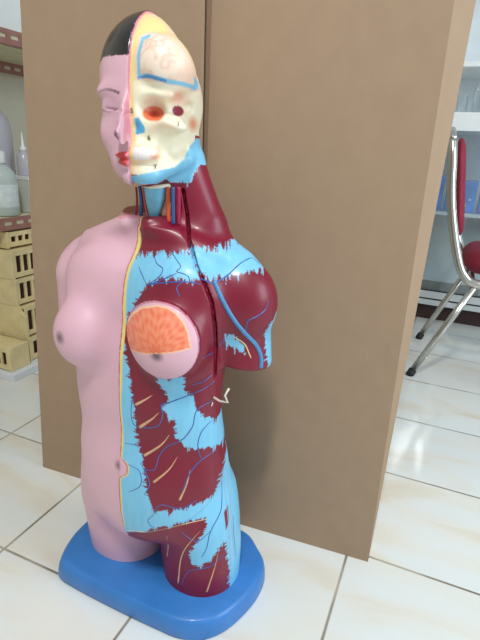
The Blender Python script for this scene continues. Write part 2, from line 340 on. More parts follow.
TEMP2 = (0.0363, 0.8592, 0.016, 0.0073)
DISC = (0.0204, 0.5418, 0.0542, 0.0553)
CHEEK = (0.0167, 0.812, 0.0124, 0.0098)
TORANGE = (0.0085, 0.7843, 0.0071, 0.0037)
NIPR = (0.0167, 0.5287, 0.0102, 0.0108)
FORE = (0.0532, 0.8849, 0.0139, 0.0197)
GROOVE = [(0.0429, 0.7395), (0.0494, 0.7047), (0.0544, 0.6739), (0.0659, 0.6437), (0.0794, 0.6197), (0.0899, 0.5951), (0.0951, 0.5615), (0.0979, 0.5171), (0.0978, 0.4748)]
LINES = [
 ('v', 0.8, [(0.0229, -0.0755, 0.6325), (0.0314, -0.0809, 0.6259), (0.038, -0.0843, 0.6197), (0.0452, -0.0869, 0.6127)]),
 ('v', 0.8, [(0.0409, -0.064, 0.6497), (0.0517, -0.0731, 0.6412), (0.0645, -0.0768, 0.6358), (0.0624, -0.0824, 0.626), (0.0551, -0.0851, 0.6197), (0.0452, -0.0869, 0.6127)]),
 ('v', 0.8, [(0.0653, -0.0565, 0.656), (0.0785, -0.0641, 0.6476), (0.0878, -0.0685, 0.6405), (0.0849, -0.0741, 0.6348), (0.0936, -0.0724, 0.6329), (0.1017, -0.0711, 0.6296), (0.1053, -0.073, 0.6235)]),
 ('v', 0.8, [(0.0452, -0.0869, 0.6127), (0.0543, -0.086, 0.6165), (0.0638, -0.0844, 0.6209), (0.0711, -0.0822, 0.6247), (0.0786, -0.0791, 0.6288), (0.0857, -0.0752, 0.6327)]),
 ('v', 0.8, [(0.0966, -0.077, 0.623), (0.0904, -0.0826, 0.6147), (0.097, -0.0852, 0.6035)]),
 ('v', 1.0, [(0.0452, -0.0869, 0.6127), (0.0542, -0.0865, 0.6151), (0.0628, -0.0857, 0.6173), (0.072, -0.0843, 0.6193), (0.08, -0.0826, 0.6207), (0.0885, -0.0801, 0.6221), (0.0964, -0.0771, 0.623), (0.1029, -0.0742, 0.6234), (0.1112, -0.0703, 0.6224), (0.1177, -0.0669, 0.6205)]),
 ('c', 3.6, [(0.1301, -0.0494, 0.6237), (0.1341, -0.0498, 0.6171), (0.1376, -0.0495, 0.6103), (0.1409, -0.0485, 0.6033), (0.1441, -0.0467, 0.5961), (0.1473, -0.0444, 0.5888), (0.1508, -0.0419, 0.5813), (0.1543, -0.0393, 0.5741), (0.1579, -0.0366, 0.5674), (0.1627, -0.033, 0.5593), (0.1675, -0.0289, 0.5519), (0.1716, -0.0236, 0.5444), (0.1753, -0.0175, 0.5371), (0.1789, -0.0115, 0.5301), (0.1822, -0.0067, 0.5234), (0.1861, -0.0023, 0.5134), (0.1887, 0.0005, 0.5034), (0.1897, 0.0008, 0.4939), (0.1901, 0.0001, 0.4846)]),
 ('v', 1.0, [(0.1164, -0.062, 0.6285), (0.1227, -0.0589, 0.6248), (0.1278, -0.0552, 0.6217), (0.1317, -0.0493, 0.6214), (0.1356, -0.0406, 0.6241), (0.1408, -0.0306, 0.629), (0.1444, -0.0237, 0.6341), (0.1482, -0.0163, 0.6402), (0.1515, -0.0086, 0.6449), (0.1558, 0.0032, 0.6488), (0.1588, 0.0156, 0.649), (0.1692, 0.0204, 0.6406)]),
 ('v', 1.0, [(0.1722, -0.0257, 0.5499), (0.1741, -0.0282, 0.5593), (0.1764, -0.0287, 0.5671), (0.1814, -0.026, 0.5708), (0.187, -0.0216, 0.5738), (0.1921, -0.0164, 0.5786), (0.1958, -0.0107, 0.5839), (0.1971, -0.0047, 0.5961)]),
 ('v', 0.9, [(0.1332, -0.0839, 0.5205), (0.1336, -0.0703, 0.5198), (0.132, -0.0521, 0.5171)]),
 ('v', 0.9, [(0.1355, -0.037, 0.5205), (0.1386, -0.0338, 0.5265), (0.1427, -0.0326, 0.5334)]),
 ('v', 0.9, [(0.1116, -0.0735, 0.469), (0.1179, -0.0679, 0.4702), (0.1235, -0.0617, 0.4719), (0.1278, -0.0556, 0.4758), (0.1314, -0.0487, 0.48)]),
 ('v', 0.9, [(0.0249, -0.1011, 0.4381), (0.0238, -0.1014, 0.4272), (0.0226, -0.1015, 0.4161), (0.0223, -0.1015, 0.4064), (0.0234, -0.1008, 0.3949), (0.0282, -0.0999, 0.3879), (0.0398, -0.0988, 0.3876), (0.0523, -0.097, 0.3903), (0.0617, -0.0954, 0.3937), (0.0686, -0.0939, 0.3989), (0.0735, -0.093, 0.4155), (0.0724, -0.0932, 0.4255), (0.072, -0.0933, 0.434), (0.0822, -0.0898, 0.4385), (0.0885, -0.0872, 0.4418), (0.0959, -0.0837, 0.4457), (0.1035, -0.0794, 0.4496), (0.1093, -0.0755, 0.4525), (0.1152, -0.0707, 0.4553), (0.1205, -0.0654, 0.4578), (0.1247, -0.0603, 0.46), (0.1297, -0.0523, 0.4644), (0.1329, -0.0445, 0.4686)]),
 ('v', 0.9, [(0.1321, -0.044, 0.4359), (0.1289, -0.0527, 0.4345), (0.1247, -0.06, 0.4323), (0.1204, -0.0656, 0.4291), (0.1169, -0.0692, 0.4248), (0.1149, -0.0711, 0.4135), (0.1136, -0.0718, 0.4009), (0.1104, -0.0738, 0.3925), (0.1061, -0.0761, 0.3838), (0.1005, -0.0788, 0.3759), (0.0928, -0.0824, 0.3695), (0.0837, -0.0859, 0.3636), (0.0757, -0.0884, 0.3571), (0.069, -0.0912, 0.3467), (0.0651, -0.0936, 0.3365), (0.0637, -0.0958, 0.3259), (0.0614, -0.098, 0.3175), (0.0537, -0.1007, 0.3151), (0.044, -0.1031, 0.3145)]),
 ('v', 0.9, [(0.1313, -0.0451, 0.4011), (0.1285, -0.0524, 0.3967), (0.1249, -0.0582, 0.3913), (0.1217, -0.0619, 0.3847), (0.1188, -0.0638, 0.3722), (0.1177, -0.0636, 0.359), (0.1189, -0.0614, 0.3466), (0.1212, -0.0589, 0.3345)]),
 ('v', 0.9, [(0.1331, -0.0341, 0.3386), (0.1299, -0.0444, 0.3378), (0.1257, -0.0526, 0.3354), (0.1214, -0.059, 0.3315), (0.1173, -0.0642, 0.3263), (0.1135, -0.0685, 0.3201), (0.1102, -0.0725, 0.3129), (0.1075, -0.0762, 0.3039), (0.1053, -0.0794, 0.2936), (0.1031, -0.0815, 0.2839), (0.101, -0.0831, 0.2728), (0.0993, -0.084, 0.2628)]),
 ('v', 0.8, [(0.0174, -0.1063, 0.3165), (0.0287, -0.1055, 0.3146), (0.0376, -0.1049, 0.3103), (0.0415, -0.1057, 0.2986), (0.0405, -0.107, 0.2853), (0.0321, -0.1086, 0.2764), (0.0206, -0.1101, 0.2682)]),
 ('v', 0.8, [(0.038, -0.1024, 0.325), (0.0442, -0.1028, 0.316), (0.0496, -0.103, 0.307), (0.0537, -0.1031, 0.2988), (0.0553, -0.1034, 0.2904), (0.0522, -0.1047, 0.2805), (0.0472, -0.1061, 0.2698)]),
 ('v', 0.7, [(0.0081, -0.1014, 0.3506), (0.0254, -0.1001, 0.3527), (0.0344, -0.0993, 0.3497)]),
 ('v', 0.8, [(0.0608, -0.1012, 0.2341), (0.0661, -0.1003, 0.2484), (0.0747, -0.0973, 0.2548), (0.0855, -0.0919, 0.2518), (0.0916, -0.0882, 0.2481), (0.0989, -0.0832, 0.2462), (0.1053, -0.0785, 0.2491), (0.1122, -0.0728, 0.2537), (0.1188, -0.0664, 0.2578)]),
 ('v', 0.8, [(0.0606, -0.1011, 0.232), (0.0507, -0.1027, 0.2189), (0.0529, -0.1006, 0.2079), (0.0598, -0.0975, 0.2023)]),
 ('v', 1.0, [(0.143, -0.0237, 0.2771), (0.1433, -0.0229, 0.2666), (0.1439, -0.0229, 0.2566), (0.1449, -0.024, 0.2476), (0.1461, -0.0261, 0.2389), (0.1473, -0.0287, 0.2307), (0.1479, -0.0317, 0.2236), (0.1474, -0.0367, 0.2165), (0.1458, -0.0422, 0.2099), (0.143, -0.0485, 0.2008), (0.1398, -0.0534, 0.1891), (0.1385, -0.055, 0.1791), (0.1374, -0.0556, 0.1679), (0.136, -0.0563, 0.1578), (0.1326, -0.058, 0.1471), (0.1285, -0.0594, 0.1374)]),
 ('v', 0.8, [(0.1, -0.0789, 0.1924), (0.1072, -0.0744, 0.1844), (0.1147, -0.0703, 0.1767), (0.122, -0.0665, 0.1737), (0.1287, -0.0629, 0.1777), (0.1345, -0.0587, 0.1853), (0.1397, -0.0534, 0.1918)]),
 ('v', 0.8, [(0.0918, -0.0635, 0.0595), (0.0965, -0.0641, 0.0792), (0.1046, -0.0638, 0.097), (0.1127, -0.0622, 0.1032), (0.1226, -0.0589, 0.107), (0.132, -0.0539, 0.1089), (0.1396, -0.0485, 0.1114), (0.1451, -0.0435, 0.1158), (0.1495, -0.0384, 0.1212), (0.1533, -0.033, 0.1266), (0.1568, -0.0263, 0.1304)]),
 ('v', 0.8, [(0.1582, -0.0038, 0.196), (0.1595, -0.0047, 0.1864), (0.1605, -0.0049, 0.1763), (0.1613, -0.0044, 0.1652), (0.1618, -0.0029, 0.1529), (0.1624, -0.0012, 0.1401), (0.1632, 0.0007, 0.127), (0.1639, 0.0028, 0.1134), (0.1647, 0.0049, 0.0997)]),
 ('n', 1.6, [(0.0628, -0.0952, 0.4516), (0.055, -0.0972, 0.4448), (0.047, -0.0987, 0.438), (0.0391, -0.0999, 0.4319), (0.031, -0.1008, 0.426)]),
 ('n', 1.8, [(0.072, -0.0934, 0.4255), (0.0655, -0.0952, 0.4168), (0.058, -0.0969, 0.4077), (0.0515, -0.0979, 0.4013), (0.0439, -0.0987, 0.3944), (0.0361, -0.0992, 0.3873)]),
 ('n', 1.6, [(0.0867, -0.0871, 0.3903), (0.0814, -0.0884, 0.3809), (0.0758, -0.0894, 0.3711), (0.0692, -0.0908, 0.3618), (0.0613, -0.0932, 0.3535), (0.0524, -0.0961, 0.3457), (0.0435, -0.0991, 0.338)]),
 ('n', 1.3, [(0.0956, -0.0793, 0.3493), (0.092, -0.0813, 0.3412), (0.0888, -0.0837, 0.3334), (0.0856, -0.0865, 0.3261), (0.082, -0.0895, 0.3194), (0.0759, -0.0937, 0.3114), (0.0689, -0.0977, 0.3038), (0.0615, -0.1012, 0.2958)]),
 ('n', 1.3, [(0.1104, -0.0702, 0.3266), (0.1095, -0.0726, 0.3157), (0.1087, -0.0751, 0.3048), (0.1074, -0.0777, 0.2944), (0.105, -0.0801, 0.2845), (0.1019, -0.0825, 0.2749), (0.0986, -0.0845, 0.2648)]),
 ('n', 1.1, [(0.1365, -0.0554, 0.208), (0.132, -0.0601, 0.2022), (0.127, -0.0642, 0.1957), (0.1218, -0.0674, 0.1882), (0.1166, -0.0696, 0.1795), (0.1112, -0.071, 0.17), (0.1057, -0.0717, 0.1598), (0.0999, -0.0709, 0.1472), (0.0945, -0.069, 0.132), (0.0908, -0.0669, 0.1178), (0.0883, -0.0653, 0.1031), (0.0869, -0.0647, 0.089), (0.0855, -0.064, 0.0744), (0.0839, -0.0632, 0.0597)]),
 ('n', 1.1, [(0.1517, -0.0375, 0.1554), (0.1505, -0.0387, 0.1442), (0.1493, -0.0396, 0.1328), (0.1478, -0.0406, 0.1209), (0.1461, -0.042, 0.1086), (0.1445, -0.0437, 0.0984), (0.1426, -0.0455, 0.0877), (0.1404, -0.0473, 0.0765), (0.1381, -0.0489, 0.0648), (0.1357, -0.0503, 0.053)]),
 ('n', 0.9, [(0.0756, -0.0889, 0.1898), (0.0752, -0.0848, 0.1734), (0.0722, -0.0777, 0.1533), (0.0636, -0.0657, 0.1266), (0.0585, -0.0601, 0.1069)]),
 ('y', 0.7, [(0.0064, -0.1009, 0.1775), (0.0188, -0.1012, 0.1815), (0.0302, -0.1005, 0.1843), (0.0407, -0.0993, 0.187), (0.0493, -0.0978, 0.1894), (0.0574, -0.0961, 0.1922), (0.067, -0.0936, 0.196), (0.0743, -0.0915, 0.1994), (0.0823, -0.0887, 0.2031), (0.0905, -0.0854, 0.2068), (0.0985, -0.0819, 0.2102), (0.1056, -0.078, 0.2128), (0.1136, -0.0732, 0.2151), (0.1209, -0.068, 0.2166), (0.1279, -0.0623, 0.2176), (0.1346, -0.0559, 0.2179)]),
 ('y', 1.0, [(0.1551, -0.0279, 0.5376), (0.162, -0.0234, 0.5327), (0.1683, -0.0186, 0.5261), (0.1717, -0.0161, 0.5193), (0.1747, -0.0144, 0.5113), (0.1778, -0.0125, 0.5032)]),
 ('g', 1.2, [(0.1279, 0.0175, 0.3263), (0.1283, 0.0198, 0.315), (0.1322, 0.0146, 0.3093), (0.1359, 0.0099, 0.3032), (0.1384, 0.0076, 0.2954), (0.1398, 0.0076, 0.2858), (0.1412, 0.0072, 0.2763), (0.1428, 0.0057, 0.2676), (0.1442, 0.0043, 0.2587), (0.146, 0.002, 0.2505), (0.1479, -0.0007, 0.2426), (0.1499, -0.0034, 0.2349), (0.1519, -0.006, 0.227), (0.1538, -0.0079, 0.2187), (0.1555, -0.0094, 0.2098), (0.1571, -0.0104, 0.2006), (0.1584, -0.0109, 0.1908), (0.1597, -0.0109, 0.1805), (0.1606, -0.0101, 0.1693), (0.1612, -0.0084, 0.1572), (0.1618, -0.0064, 0.1447), (0.1625, -0.0045, 0.1321), (0.1632, -0.0027, 0.1195), (0.164, -0.0007, 0.1067), (0.1647, 0.0013, 0.0935)]),
 ('g', 1.0, [(0.1418, -0.0218, 0.2953), (0.143, -0.0208, 0.2851), (0.1435, -0.0185, 0.2738), (0.1442, -0.0163, 0.2624), (0.1455, -0.0154, 0.2521), (0.1472, -0.0156, 0.2426), (0.1492, -0.0165, 0.2336), (0.1513, -0.0176, 0.225), (0.1531, -0.0184, 0.2164), (0.1547, -0.0188, 0.2074), (0.1562, -0.0191, 0.1978), (0.1576, -0.0191, 0.1874), (0.1587, -0.0186, 0.1755), (0.1594, -0.0179, 0.1653), (0.1599, -0.0167, 0.1541), (0.1603, -0.0155, 0.1422), (0.1608, -0.0144, 0.13), (0.1613, -0.0135, 0.1177), (0.1619, -0.0126, 0.1053), (0.1626, -0.0118, 0.093), (0.1631, -0.0105, 0.0802)]),
 ('m', 1.5, [(-0.01, -0.036, 0.74), (-0.0091, -0.036, 0.7318), (-0.0087, -0.036, 0.7231), (-0.0095, -0.036, 0.7118), (-0.0111, -0.036, 0.7011), (-0.0151, -0.036, 0.689)]),
 ('b', 2.6, [(-0.006, -0.033, 0.7416), (-0.0042, -0.033, 0.7318), (-0.0029, -0.033, 0.7219), (-0.0032, -0.033, 0.7114), (-0.0042, -0.033, 0.7015), (-0.0064, -0.033, 0.6866)]),
 ('r', 2.0, [(0.0018, -0.034, 0.7394), (0.0028, -0.034, 0.7294), (0.004, -0.034, 0.7197), (0.0056, -0.034, 0.711), (0.0072, -0.034, 0.7027), (0.0105, -0.034, 0.687)]),
 ('o', 3.0, [(0.0412, -0.03, 0.7436), (0.0411, -0.03, 0.732), (0.0412, -0.03, 0.7199), (0.0417, -0.03, 0.7108), (0.0423, -0.03, 0.7012), (0.0429, -0.03, 0.6915)]),
 ('b', 2.6, [(0.0515, -0.033, 0.7445), (0.0517, -0.033, 0.736), (0.0519, -0.033, 0.7275), (0.0521, -0.033, 0.719), (0.0522, -0.033, 0.7103), (0.0524, -0.033, 0.7016), (0.0526, -0.033, 0.6928)]),
 ('k', 3.6, [(0.055, -0.024, 0.7443), (0.055, -0.024, 0.7356), (0.0551, -0.024, 0.7267), (0.0552, -0.024, 0.7178), (0.0552, -0.024, 0.7089), (0.0553, -0.024, 0.6998), (0.0554, -0.024, 0.6907)])]
WINDPIPE = [((0.019, -0.03, 0.7433), 0.0172), ((0.019, -0.03, 0.7377), 0.0178), ((0.0179, -0.03, 0.7235), 0.015), ((0.0169, -0.03, 0.7062), 0.01), ((0.0157, -0.03, 0.6856), 0.0065)]
STRIP = [(0.0275, -0.03, 0.7172), (0.0325, -0.03, 0.6875)]
TRACHEA = [(-0.0086, 0.7431), (0.0128, 0.7365), (0.0088, 0.7126), (0.0061, 0.7006), (-0.0003, 0.6927), (-0.0056, 0.7011), (-0.0255, 0.7101)]
HYOID = [(-0.0154, 0.7467), (0.0147, 0.74), (0.0127, 0.735), (-0.029, 0.7306)]
MARKS = [(0.0208, -0.082, 0.8388), (0.0346, -0.0652, 0.8074), (0.0481, -0.0715, 0.7716), (0.0728, -0.0546, 0.8262), (0.1367, -0.0006, 0.4473), (0.1356, -0.0033, 0.4346), (0.1387, 0.0011, 0.4255), (0.1334, -0.0247, 0.4331), (0.1321, -0.0443, 0.4394), (0.1325, -0.0412, 0.4294), (0.1313, -0.0457, 0.4225)]
# ---------- mesh the implicit surface ----------
def surface_net(h, lo, hi):
    n = [int(math.ceil((hi[i] - lo[i])/h)) + 1 for i in range(3)]
    ax = [lo[i] + h*np.arange(n[i]) for i in range(3)]
    # coarse pass to find the cells near the surface
    k = 4; c = [a[::k] for a in ax]
    G = np.stack(np.meshgrid(*c, indexing='ij'), -1).reshape(-1, 3)
    D = body(G).reshape([len(a) for a in c])
    F = np.full(n, 9., np.float64)
    near = np.abs(D) < h*k*1.6 + .006
    F[:] = np.sign(np.repeat(np.repeat(np.repeat(D, k, 0), k, 1), k, 2)[:n[0], :n[1], :n[2]])
    nd = np.zeros_like(near)
    for dx in (0, 1):
        for dy in (0, 1):
            for dz in (0, 1):
                nd[:near.shape[0]-dx, :near.shape[1]-dy, :near.shape[2]-dz] |= near[dx:, dy:, dz:]
    M = np.repeat(np.repeat(np.repeat(nd, k, 0), k, 1), k, 2)[:n[0], :n[1], :n[2]]
    idx = np.argwhere(M)
    Pn = np.stack([ax[i][idx[:, i]] for i in range(3)], 1)
    out = np.empty(len(Pn))
    for a in range(0, len(Pn), 400000): out[a:a+400000] = body(Pn[a:a+400000])
    F[idx[:, 0], idx[:, 1], idx[:, 2]] = out
    ins = F < 0
    cell = np.zeros([q - 1 for q in n], bool); cnt = np.zeros(cell.shape, int)
    for dx in (0, 1):
        for dy in (0, 1):
            for dz in (0, 1): cnt += ins[dx:n[0]-1+dx, dy:n[1]-1+dy, dz:n[2]-1+dz]
    act = (cnt > 0) & (cnt < 8); ci = np.argwhere(act)
    vid = -np.ones(act.shape, int); vid[act] = np.arange(len(ci))
    acc = np.zeros((len(ci), 3)); num = np.zeros(len(ci))
    for d in range(3):
        e = np.eye(3, dtype=int)[d]; o1, o2 = [q for q in range(3) if q != d]
        for u in (0, 1):
            for v in (0, 1):
                s = np.zeros(3, int); s[o1] = u; s[o2] = v
                A = ci + s; Bq = A + e
                fa = F[A[:, 0], A[:, 1], A[:, 2]]; fb = F[Bq[:, 0], Bq[:, 1], Bq[:, 2]]
                x = (fa < 0) != (fb < 0); t = np.where(x, fa/(fa - fb + 1e-15), 0)
                p = A + t[:, None]*e
                acc[x] += p[x]; num[x] += 1
    V = np.array(lo) + h*acc/num[:, None]
    Q = []
    for d in range(3):
        o1, o2 = (d+1) % 3, (d+2) % 3; e = np.eye(3, dtype=int)
        sl0 = [slice(None)]*3; sl1 = [slice(None)]*3; sl0[d] = slice(0, -1); sl1[d] = slice(1, None)
        ch = ins[tuple(sl0)] != ins[tuple(sl1)]
        P0 = np.argwhere(ch); ok = (P0[:, o1] > 0) & (P0[:, o2] > 0) & (P0[:, o1] < n[o1]-1) & (P0[:, o2] < n[o2]-1); P0 = P0[ok]
        def g(a, b): q = P0 - a*e[o1] - b*e[o2]; return vid[q[:, 0], q[:, 1], q[:, 2]]
        f4 = np.stack([g(1, 1), g(0, 1), g(0, 0), g(1, 0)], 1)
        fl = ins[P0[:, 0], P0[:, 1], P0[:, 2]]
        f4[~fl] = f4[~fl][:, ::-1]; Q.append(f4)
    return V, np.concatenate(Q)
def grad(P, e=.0008):
    return np.stack([body(P + np.eye(3)[i]*e) - body(P - np.eye(3)[i]*e) for i in range(3)], 1)/(2*e)
def onto(P, it=2):
    P = P.copy()
    for _ in range(it):
        g = grad(P); d = body(P); P -= g*np.clip(d/(np.maximum((g**2).sum(1), .25)), -.002, .002)[:, None]
    return P
def subdivide(V, Q):
    E = np.concatenate([Q[:, [i, (i+1) % 4]] for i in range(4)]); E.sort(1)
    key = E[:, 0].astype(np.int64)*len(V) + E[:, 1]; uq, inv = np.unique(key, return_inverse=True)
    a, b = uq//len(V), uq % len(V); m = len(Q); inv = inv.reshape(4, m)
    V2 = np.concatenate([V, (V[a] + V[b])/2, V[Q].mean(1)]); eo = len(V); fo = len(V) + len(uq)
    out = []
    for i in range(4): out.append(np.stack([Q[:, i], eo + inv[i], fo + np.arange(m), eo + inv[i-1]], 1))
    return V2, np.concatenate(out)
V, Q = surface_net(.0036, (-.225, -.175, .036), (.225, .135, .985))
# a little relaxing, then back onto the surface
for _ in range(2):
    s_ = np.zeros_like(V); c_ = np.zeros(len(V))
    for i in range(4):
        for j in (1, 3):
            for q in range(3): s_[:, q] += np.bincount(Q[:, i], V[Q[:, (i+j) % 4], q], len(V))
            c_ += np.bincount(Q[:, i], minlength=len(V))
    V = V*.5 + .5*s_/c_[:, None]
V = onto(V, 2)
V, Q = subdivide(V, Q)
V = onto(V, 1)
N_ = grad(V, .0012); N_ /= np.linalg.norm(N_, axis=1)[:, None] + 1e-9

# ---------- painted pattern, in the coordinates of the model itself ----------
def hash1(i, s=0): return np.mod(np.sin(i*12.9898 + s*78.233)*43758.5453, 1)
def teeth(t, s):                                                    # comb of uneven pointed teeth, 0..1
    t = t + .45*np.sin(t*1.7 + s) + .3*np.sin(t*.53); i = np.floor(t); f = t - i; return (1 - np.abs(2*f - 1))**.8*(.15 + 1.05*hash1(i, s)**1.5)
def vnoise(p, s=0):
    i = np.floor(p); f = p - i; f = f*f*(3 - 2*f); r = 0
    for a in (0, 1):
        for b in (0, 1):
            for c in (0, 1):
                h = np.mod(np.sin((i[:, 0]+a)*127.1 + (i[:, 1]+b)*311.7 + (i[:, 2]+c)*74.7 + s)*43758.5453, 1)
                r = r + h*(f[:, 0] if a else 1-f[:, 0])*(f[:, 1] if b else 1-f[:, 1])*(f[:, 2] if c else 1-f[:, 2])
    return r
UV = np.stack([V[:, 0]*CU + V[:, 1]*SU, V[:, 2]], 1)
X, Y, Z = V[:, 0], V[:, 1], V[:, 2]
hc, hs = math.cos(HEAD), math.sin(HEAD)
HX = X*hc + Y*hs; HY = -X*hs + Y*hc
col = np.zeros((len(V), 3)); lab = np.zeros(len(V), int)             # labels: 0 skin 1 muscle 2 skull 3 brain 4 breast 5 gland 6 hair 7 throat
def ink(rgb): return np.array(lin(rgb))
SKIN, MUS, FAS, CREAM = ink((222, 176, 192)), ink((126, 8, 43)), ink((116, 194, 232)), ink((240, 232, 204))
YEL, RED, PEACH = ink((236, 214, 132)), ink((186, 74, 92)), ink((238, 200, 168))
def paint(mask, c, l=None):
    m = np.clip(mask, 0, 1)[:, None]; col[:] = col*(1 - m) + c*m
    if l is not None: lab[mask > .5] = l
def soft(d, w=.0006): return np.clip(.5 - d/w, 0, 1)
bumpx = .015*np.exp(-((Z - .307)/.015)**4)                           # seam swings round the navel
sx = np.where(Z > .735, HX, X - np.where(Y < 0, bumpx, 0))
headz = Z > .740 + .0*X
trunk_bottom = (Z < .182) & (Y < 0)
right = sx > 0
paint(np.ones(len(V)), SKIN, 0)
flush = soft(np.sqrt(((X + .062)/.03)**2 + ((Z - .80)/.03)**2)*.03 - .02, .03)
paint(.35*flush*(Z > .74), ink((228, 120, 130)))
# --- muscle side of the trunk
tr = (right & ~headz) | ((Z > .70) & ~right & (Y > -1) & False)
paint(tr.astype(float), MUS, 1)
mott = vnoise(V*[60, 60, 14], 3)
paint(tr*.22*mott, ink((90, 8, 36)))
tu = UV.copy(); tu[:, 1] += .013*(teeth(UV[:, 0]/.0044, 1) - .35) * (np.abs(UV[:, 0] - .02) > -1); tu2 = UV.copy(); tu2[:, 0] += .0095*(teeth(UV[:, 1]/.0062, 2) - .35)
both = UV.copy(); both[:, 0] += .007*(teeth(UV[:, 1]/.0058, 5) - .4); both[:, 1] += .014*(teeth(UV[:, 0]/.0050, 4) - .4)
front = (Y < .03) | (X > .06)
up = UV[:, 1] > .60
d = np.where(up & (UV[:, 0] > -.03), pdist(tu, CHESTB), pdist(tu2, CHESTB))
low = (UV[:, 1] < .262) & (UV[:, 0] > -.004); d = np.where(low, pdist(both*[1, 1], CHESTB), d)
# the outer part of this region runs round the hip
fas = soft(d, .001)*tr
for R_, W_ in ((SHB, tu), (ABB, both), (ARMB, tu), (ARMC, both)): fas = np.maximum(fas, soft(pdist(W_, R_), .001)*tr)
fas = fas*(1 - soft(pdist(UV, SLIV), .001))
streak = vnoise(V*[260, 260, 30], 9)
paint(fas, FAS); paint(fas*.30*streak, ink((160, 216, 240)))
fr_ = tr & (Y < .02)
# rim of the skin half: thin red line, then a yellow band
band = np.where((Z < .70) & (Z > .185), 1., 0.)
wy = .0046 + .0012*np.sin(Z*31)**2 + .0030*np.clip((Z - .44)/.06, 0, 1)
paint(fr_*band*(soft(sx - wy, .001)), YEL)
paint(fr_*band*(soft(sx - .0021, .0007)), RED)
paint(fr_*band*soft(np.abs(sx - wy) - .0004, .0008)*.5, ink((150, 200, 150)))
# skin modelling tints: navel, nipple
navel = np.sqrt(((X + .003)/.007)**2 + ((Z - .308)/.009)**2)
paint(.75*np.clip(1.25 - navel, 0, 1)*(Y < 0)*(~right), ink((96, 66, 78)))
nl = np.sqrt((X + .086)**2 + (Y + .134)**2 + (Z - .520)**2)
paint(.9*np.clip(1.3 - nl/.0105, 0, 1), ink((92, 74, 84)))
# --- right breast disc with the opened gland
e = np.sqrt(((UV[:, 0] - DISC[0])/DISC[2])**2 + ((UV[:, 1] - DISC[1])/DISC[3])**2)
db = (e < 1.0) & (Y < -.03) & right
paint(db.astype(float), SKIN, 4)
paint(db*soft(np.abs(e - .985)*.05 - .0006, .001), ink((190, 110, 130)))
fan = pdist(UV, [((u - .016)*1.07 + .012, (v - .532)*1.10 + .530) for u, v in FAN]); ff = soft(fan, .0006)*db
fx, fz = UV[:, 0] - .016, UV[:, 1] - .532
ang = np.arctan2(fz, fx); rad = np.sqrt(fx*fx + fz*fz)
rays = .5 + .5*np.cos(ang*34 + 1.5*np.sin(rad*160)); scal = .5 + .5*np.cos(rad*420 + 2*np.sin(ang*9))
paint(ff, ink((232, 112, 78)), 5); lab[(ff > .5)] = 5
paint(ff*.38*rays*np.clip(rad/.03, 0, 1), ink((246, 164, 130))); paint(ff*.34*scal, ink((248, 176, 140)))
paint(ff*.6*np.clip(1 - rad/.014, 0, 1), ink((214, 96, 60)))
paint(db*soft(np.abs(fan) - .0009, .0008), ink((246, 200, 160)))
nr = np.sqrt(((UV[:, 0] - NIPR[0])/.0085)**2 + ((UV[:, 1] - NIPR[1])/.0080)**2)
paint(.9*np.clip(1.35 - nr, 0, 1)*db*(fan > 0), ink((90, 70, 80)))
# --- head, open half
sk = headz & right; facing = (-X*SU + Y*CU) < .030
paint(sk.astype(float), CREAM, 2)
jz = np.where((UV[:, 1] < .775) & (UV[:, 0] > .038), tu[:, 1] - .003, UV[:, 1]); JU = np.stack([UV[:, 0], jz], 1)
back = sk & (HY > .035); 
scp = soft(pdist(UV, SCALPP), .002)*sk
paint(np.maximum(scp, (sk & (Z > .872) & (UV[:, 0] > .03))*1.), ink((238, 208, 170)))
paint(soft(pdist(UV, SCALPY), .005)*sk*.55, ink((240, 218, 120)))
n3 = vnoise(V*45, 2)
paint(sk*.5*np.clip(n3*2 - .9, 0, 1)*(Z < .872), ink((236, 196, 168)))
bd = pdist(UV, BRAIN); br = soft(bd, .0008)*sk*facing
gy = np.abs(vnoise(V*120, 11) - .5)*2
paint(br, ink((248, 228, 210)), 3)
paint(br*.5*np.clip(1 - gy*2.4, 0, 1)*np.clip((.048 - UV[:, 0])/.02, .15, 1), ink((214, 158, 136)))
paint(br*.6*np.clip((UV[:, 0] - .018)/.04, 0, 1)*np.clip(n3*1.6, 0, 1), ink((236, 180, 146)))
edge = br*soft(np.abs(bd + .0026) - .0024, .001)
paint(edge*((UV[:, 0] < .003) | (UV[:, 1] < .884)), ink((134, 196, 226)))
paint(br*soft(pdist(UV, [(-.012, .8775), (.001, .8805), (.024, .8755), (.024, .872), (0, .8775)]) - .001, .001), ink((72, 146, 200)))
paint(sk*soft(np.abs(bd - .0007) - .0006, .0008), ink((238, 206, 206)))
def oval(o, k=1.): return np.sqrt(((UV[:, 0] - o[0])/(o[2]*k))**2 + ((UV[:, 1] - o[1])/(o[3]*k))**2)
paint(sk*.75*np.clip(1.4 - oval(TEMP2), 0, 1)*(.4 + n3), ink((232, 176, 150)))
paint(sk*.55*np.clip(1.3 - oval(FORE), 0, 1)*(bd > 0), ink((238, 190, 150)))
paint(sk*np.clip((1.12 - oval(SOCKET))*5, 0, 1), ink((222, 112, 74)))
paint(sk*np.clip((.62 - oval(SOCKET))*3, 0, 1), ink((188, 50, 34)))
paint(sk*soft((oval(TEMPLE) - .95)*.007, .001), ink((140, 22, 52)))
paint(sk*.8*np.clip(1.3 - oval(EARS), 0, 1), ink((220, 120, 72)))
paint(sk*soft(pdist(UV, [((u + .0155)*1.25 - .0125, (v - .822)*1.1 + .821) for u, v in NOSE]), .001), ink((72, 164, 208)))
paint(sk*.5*soft(pdist(UV, TEETH) - .003, .008), ink((240, 176, 140)))
paint(sk*soft(pdist(UV, TEETH), .002), ink((240, 232, 232)))
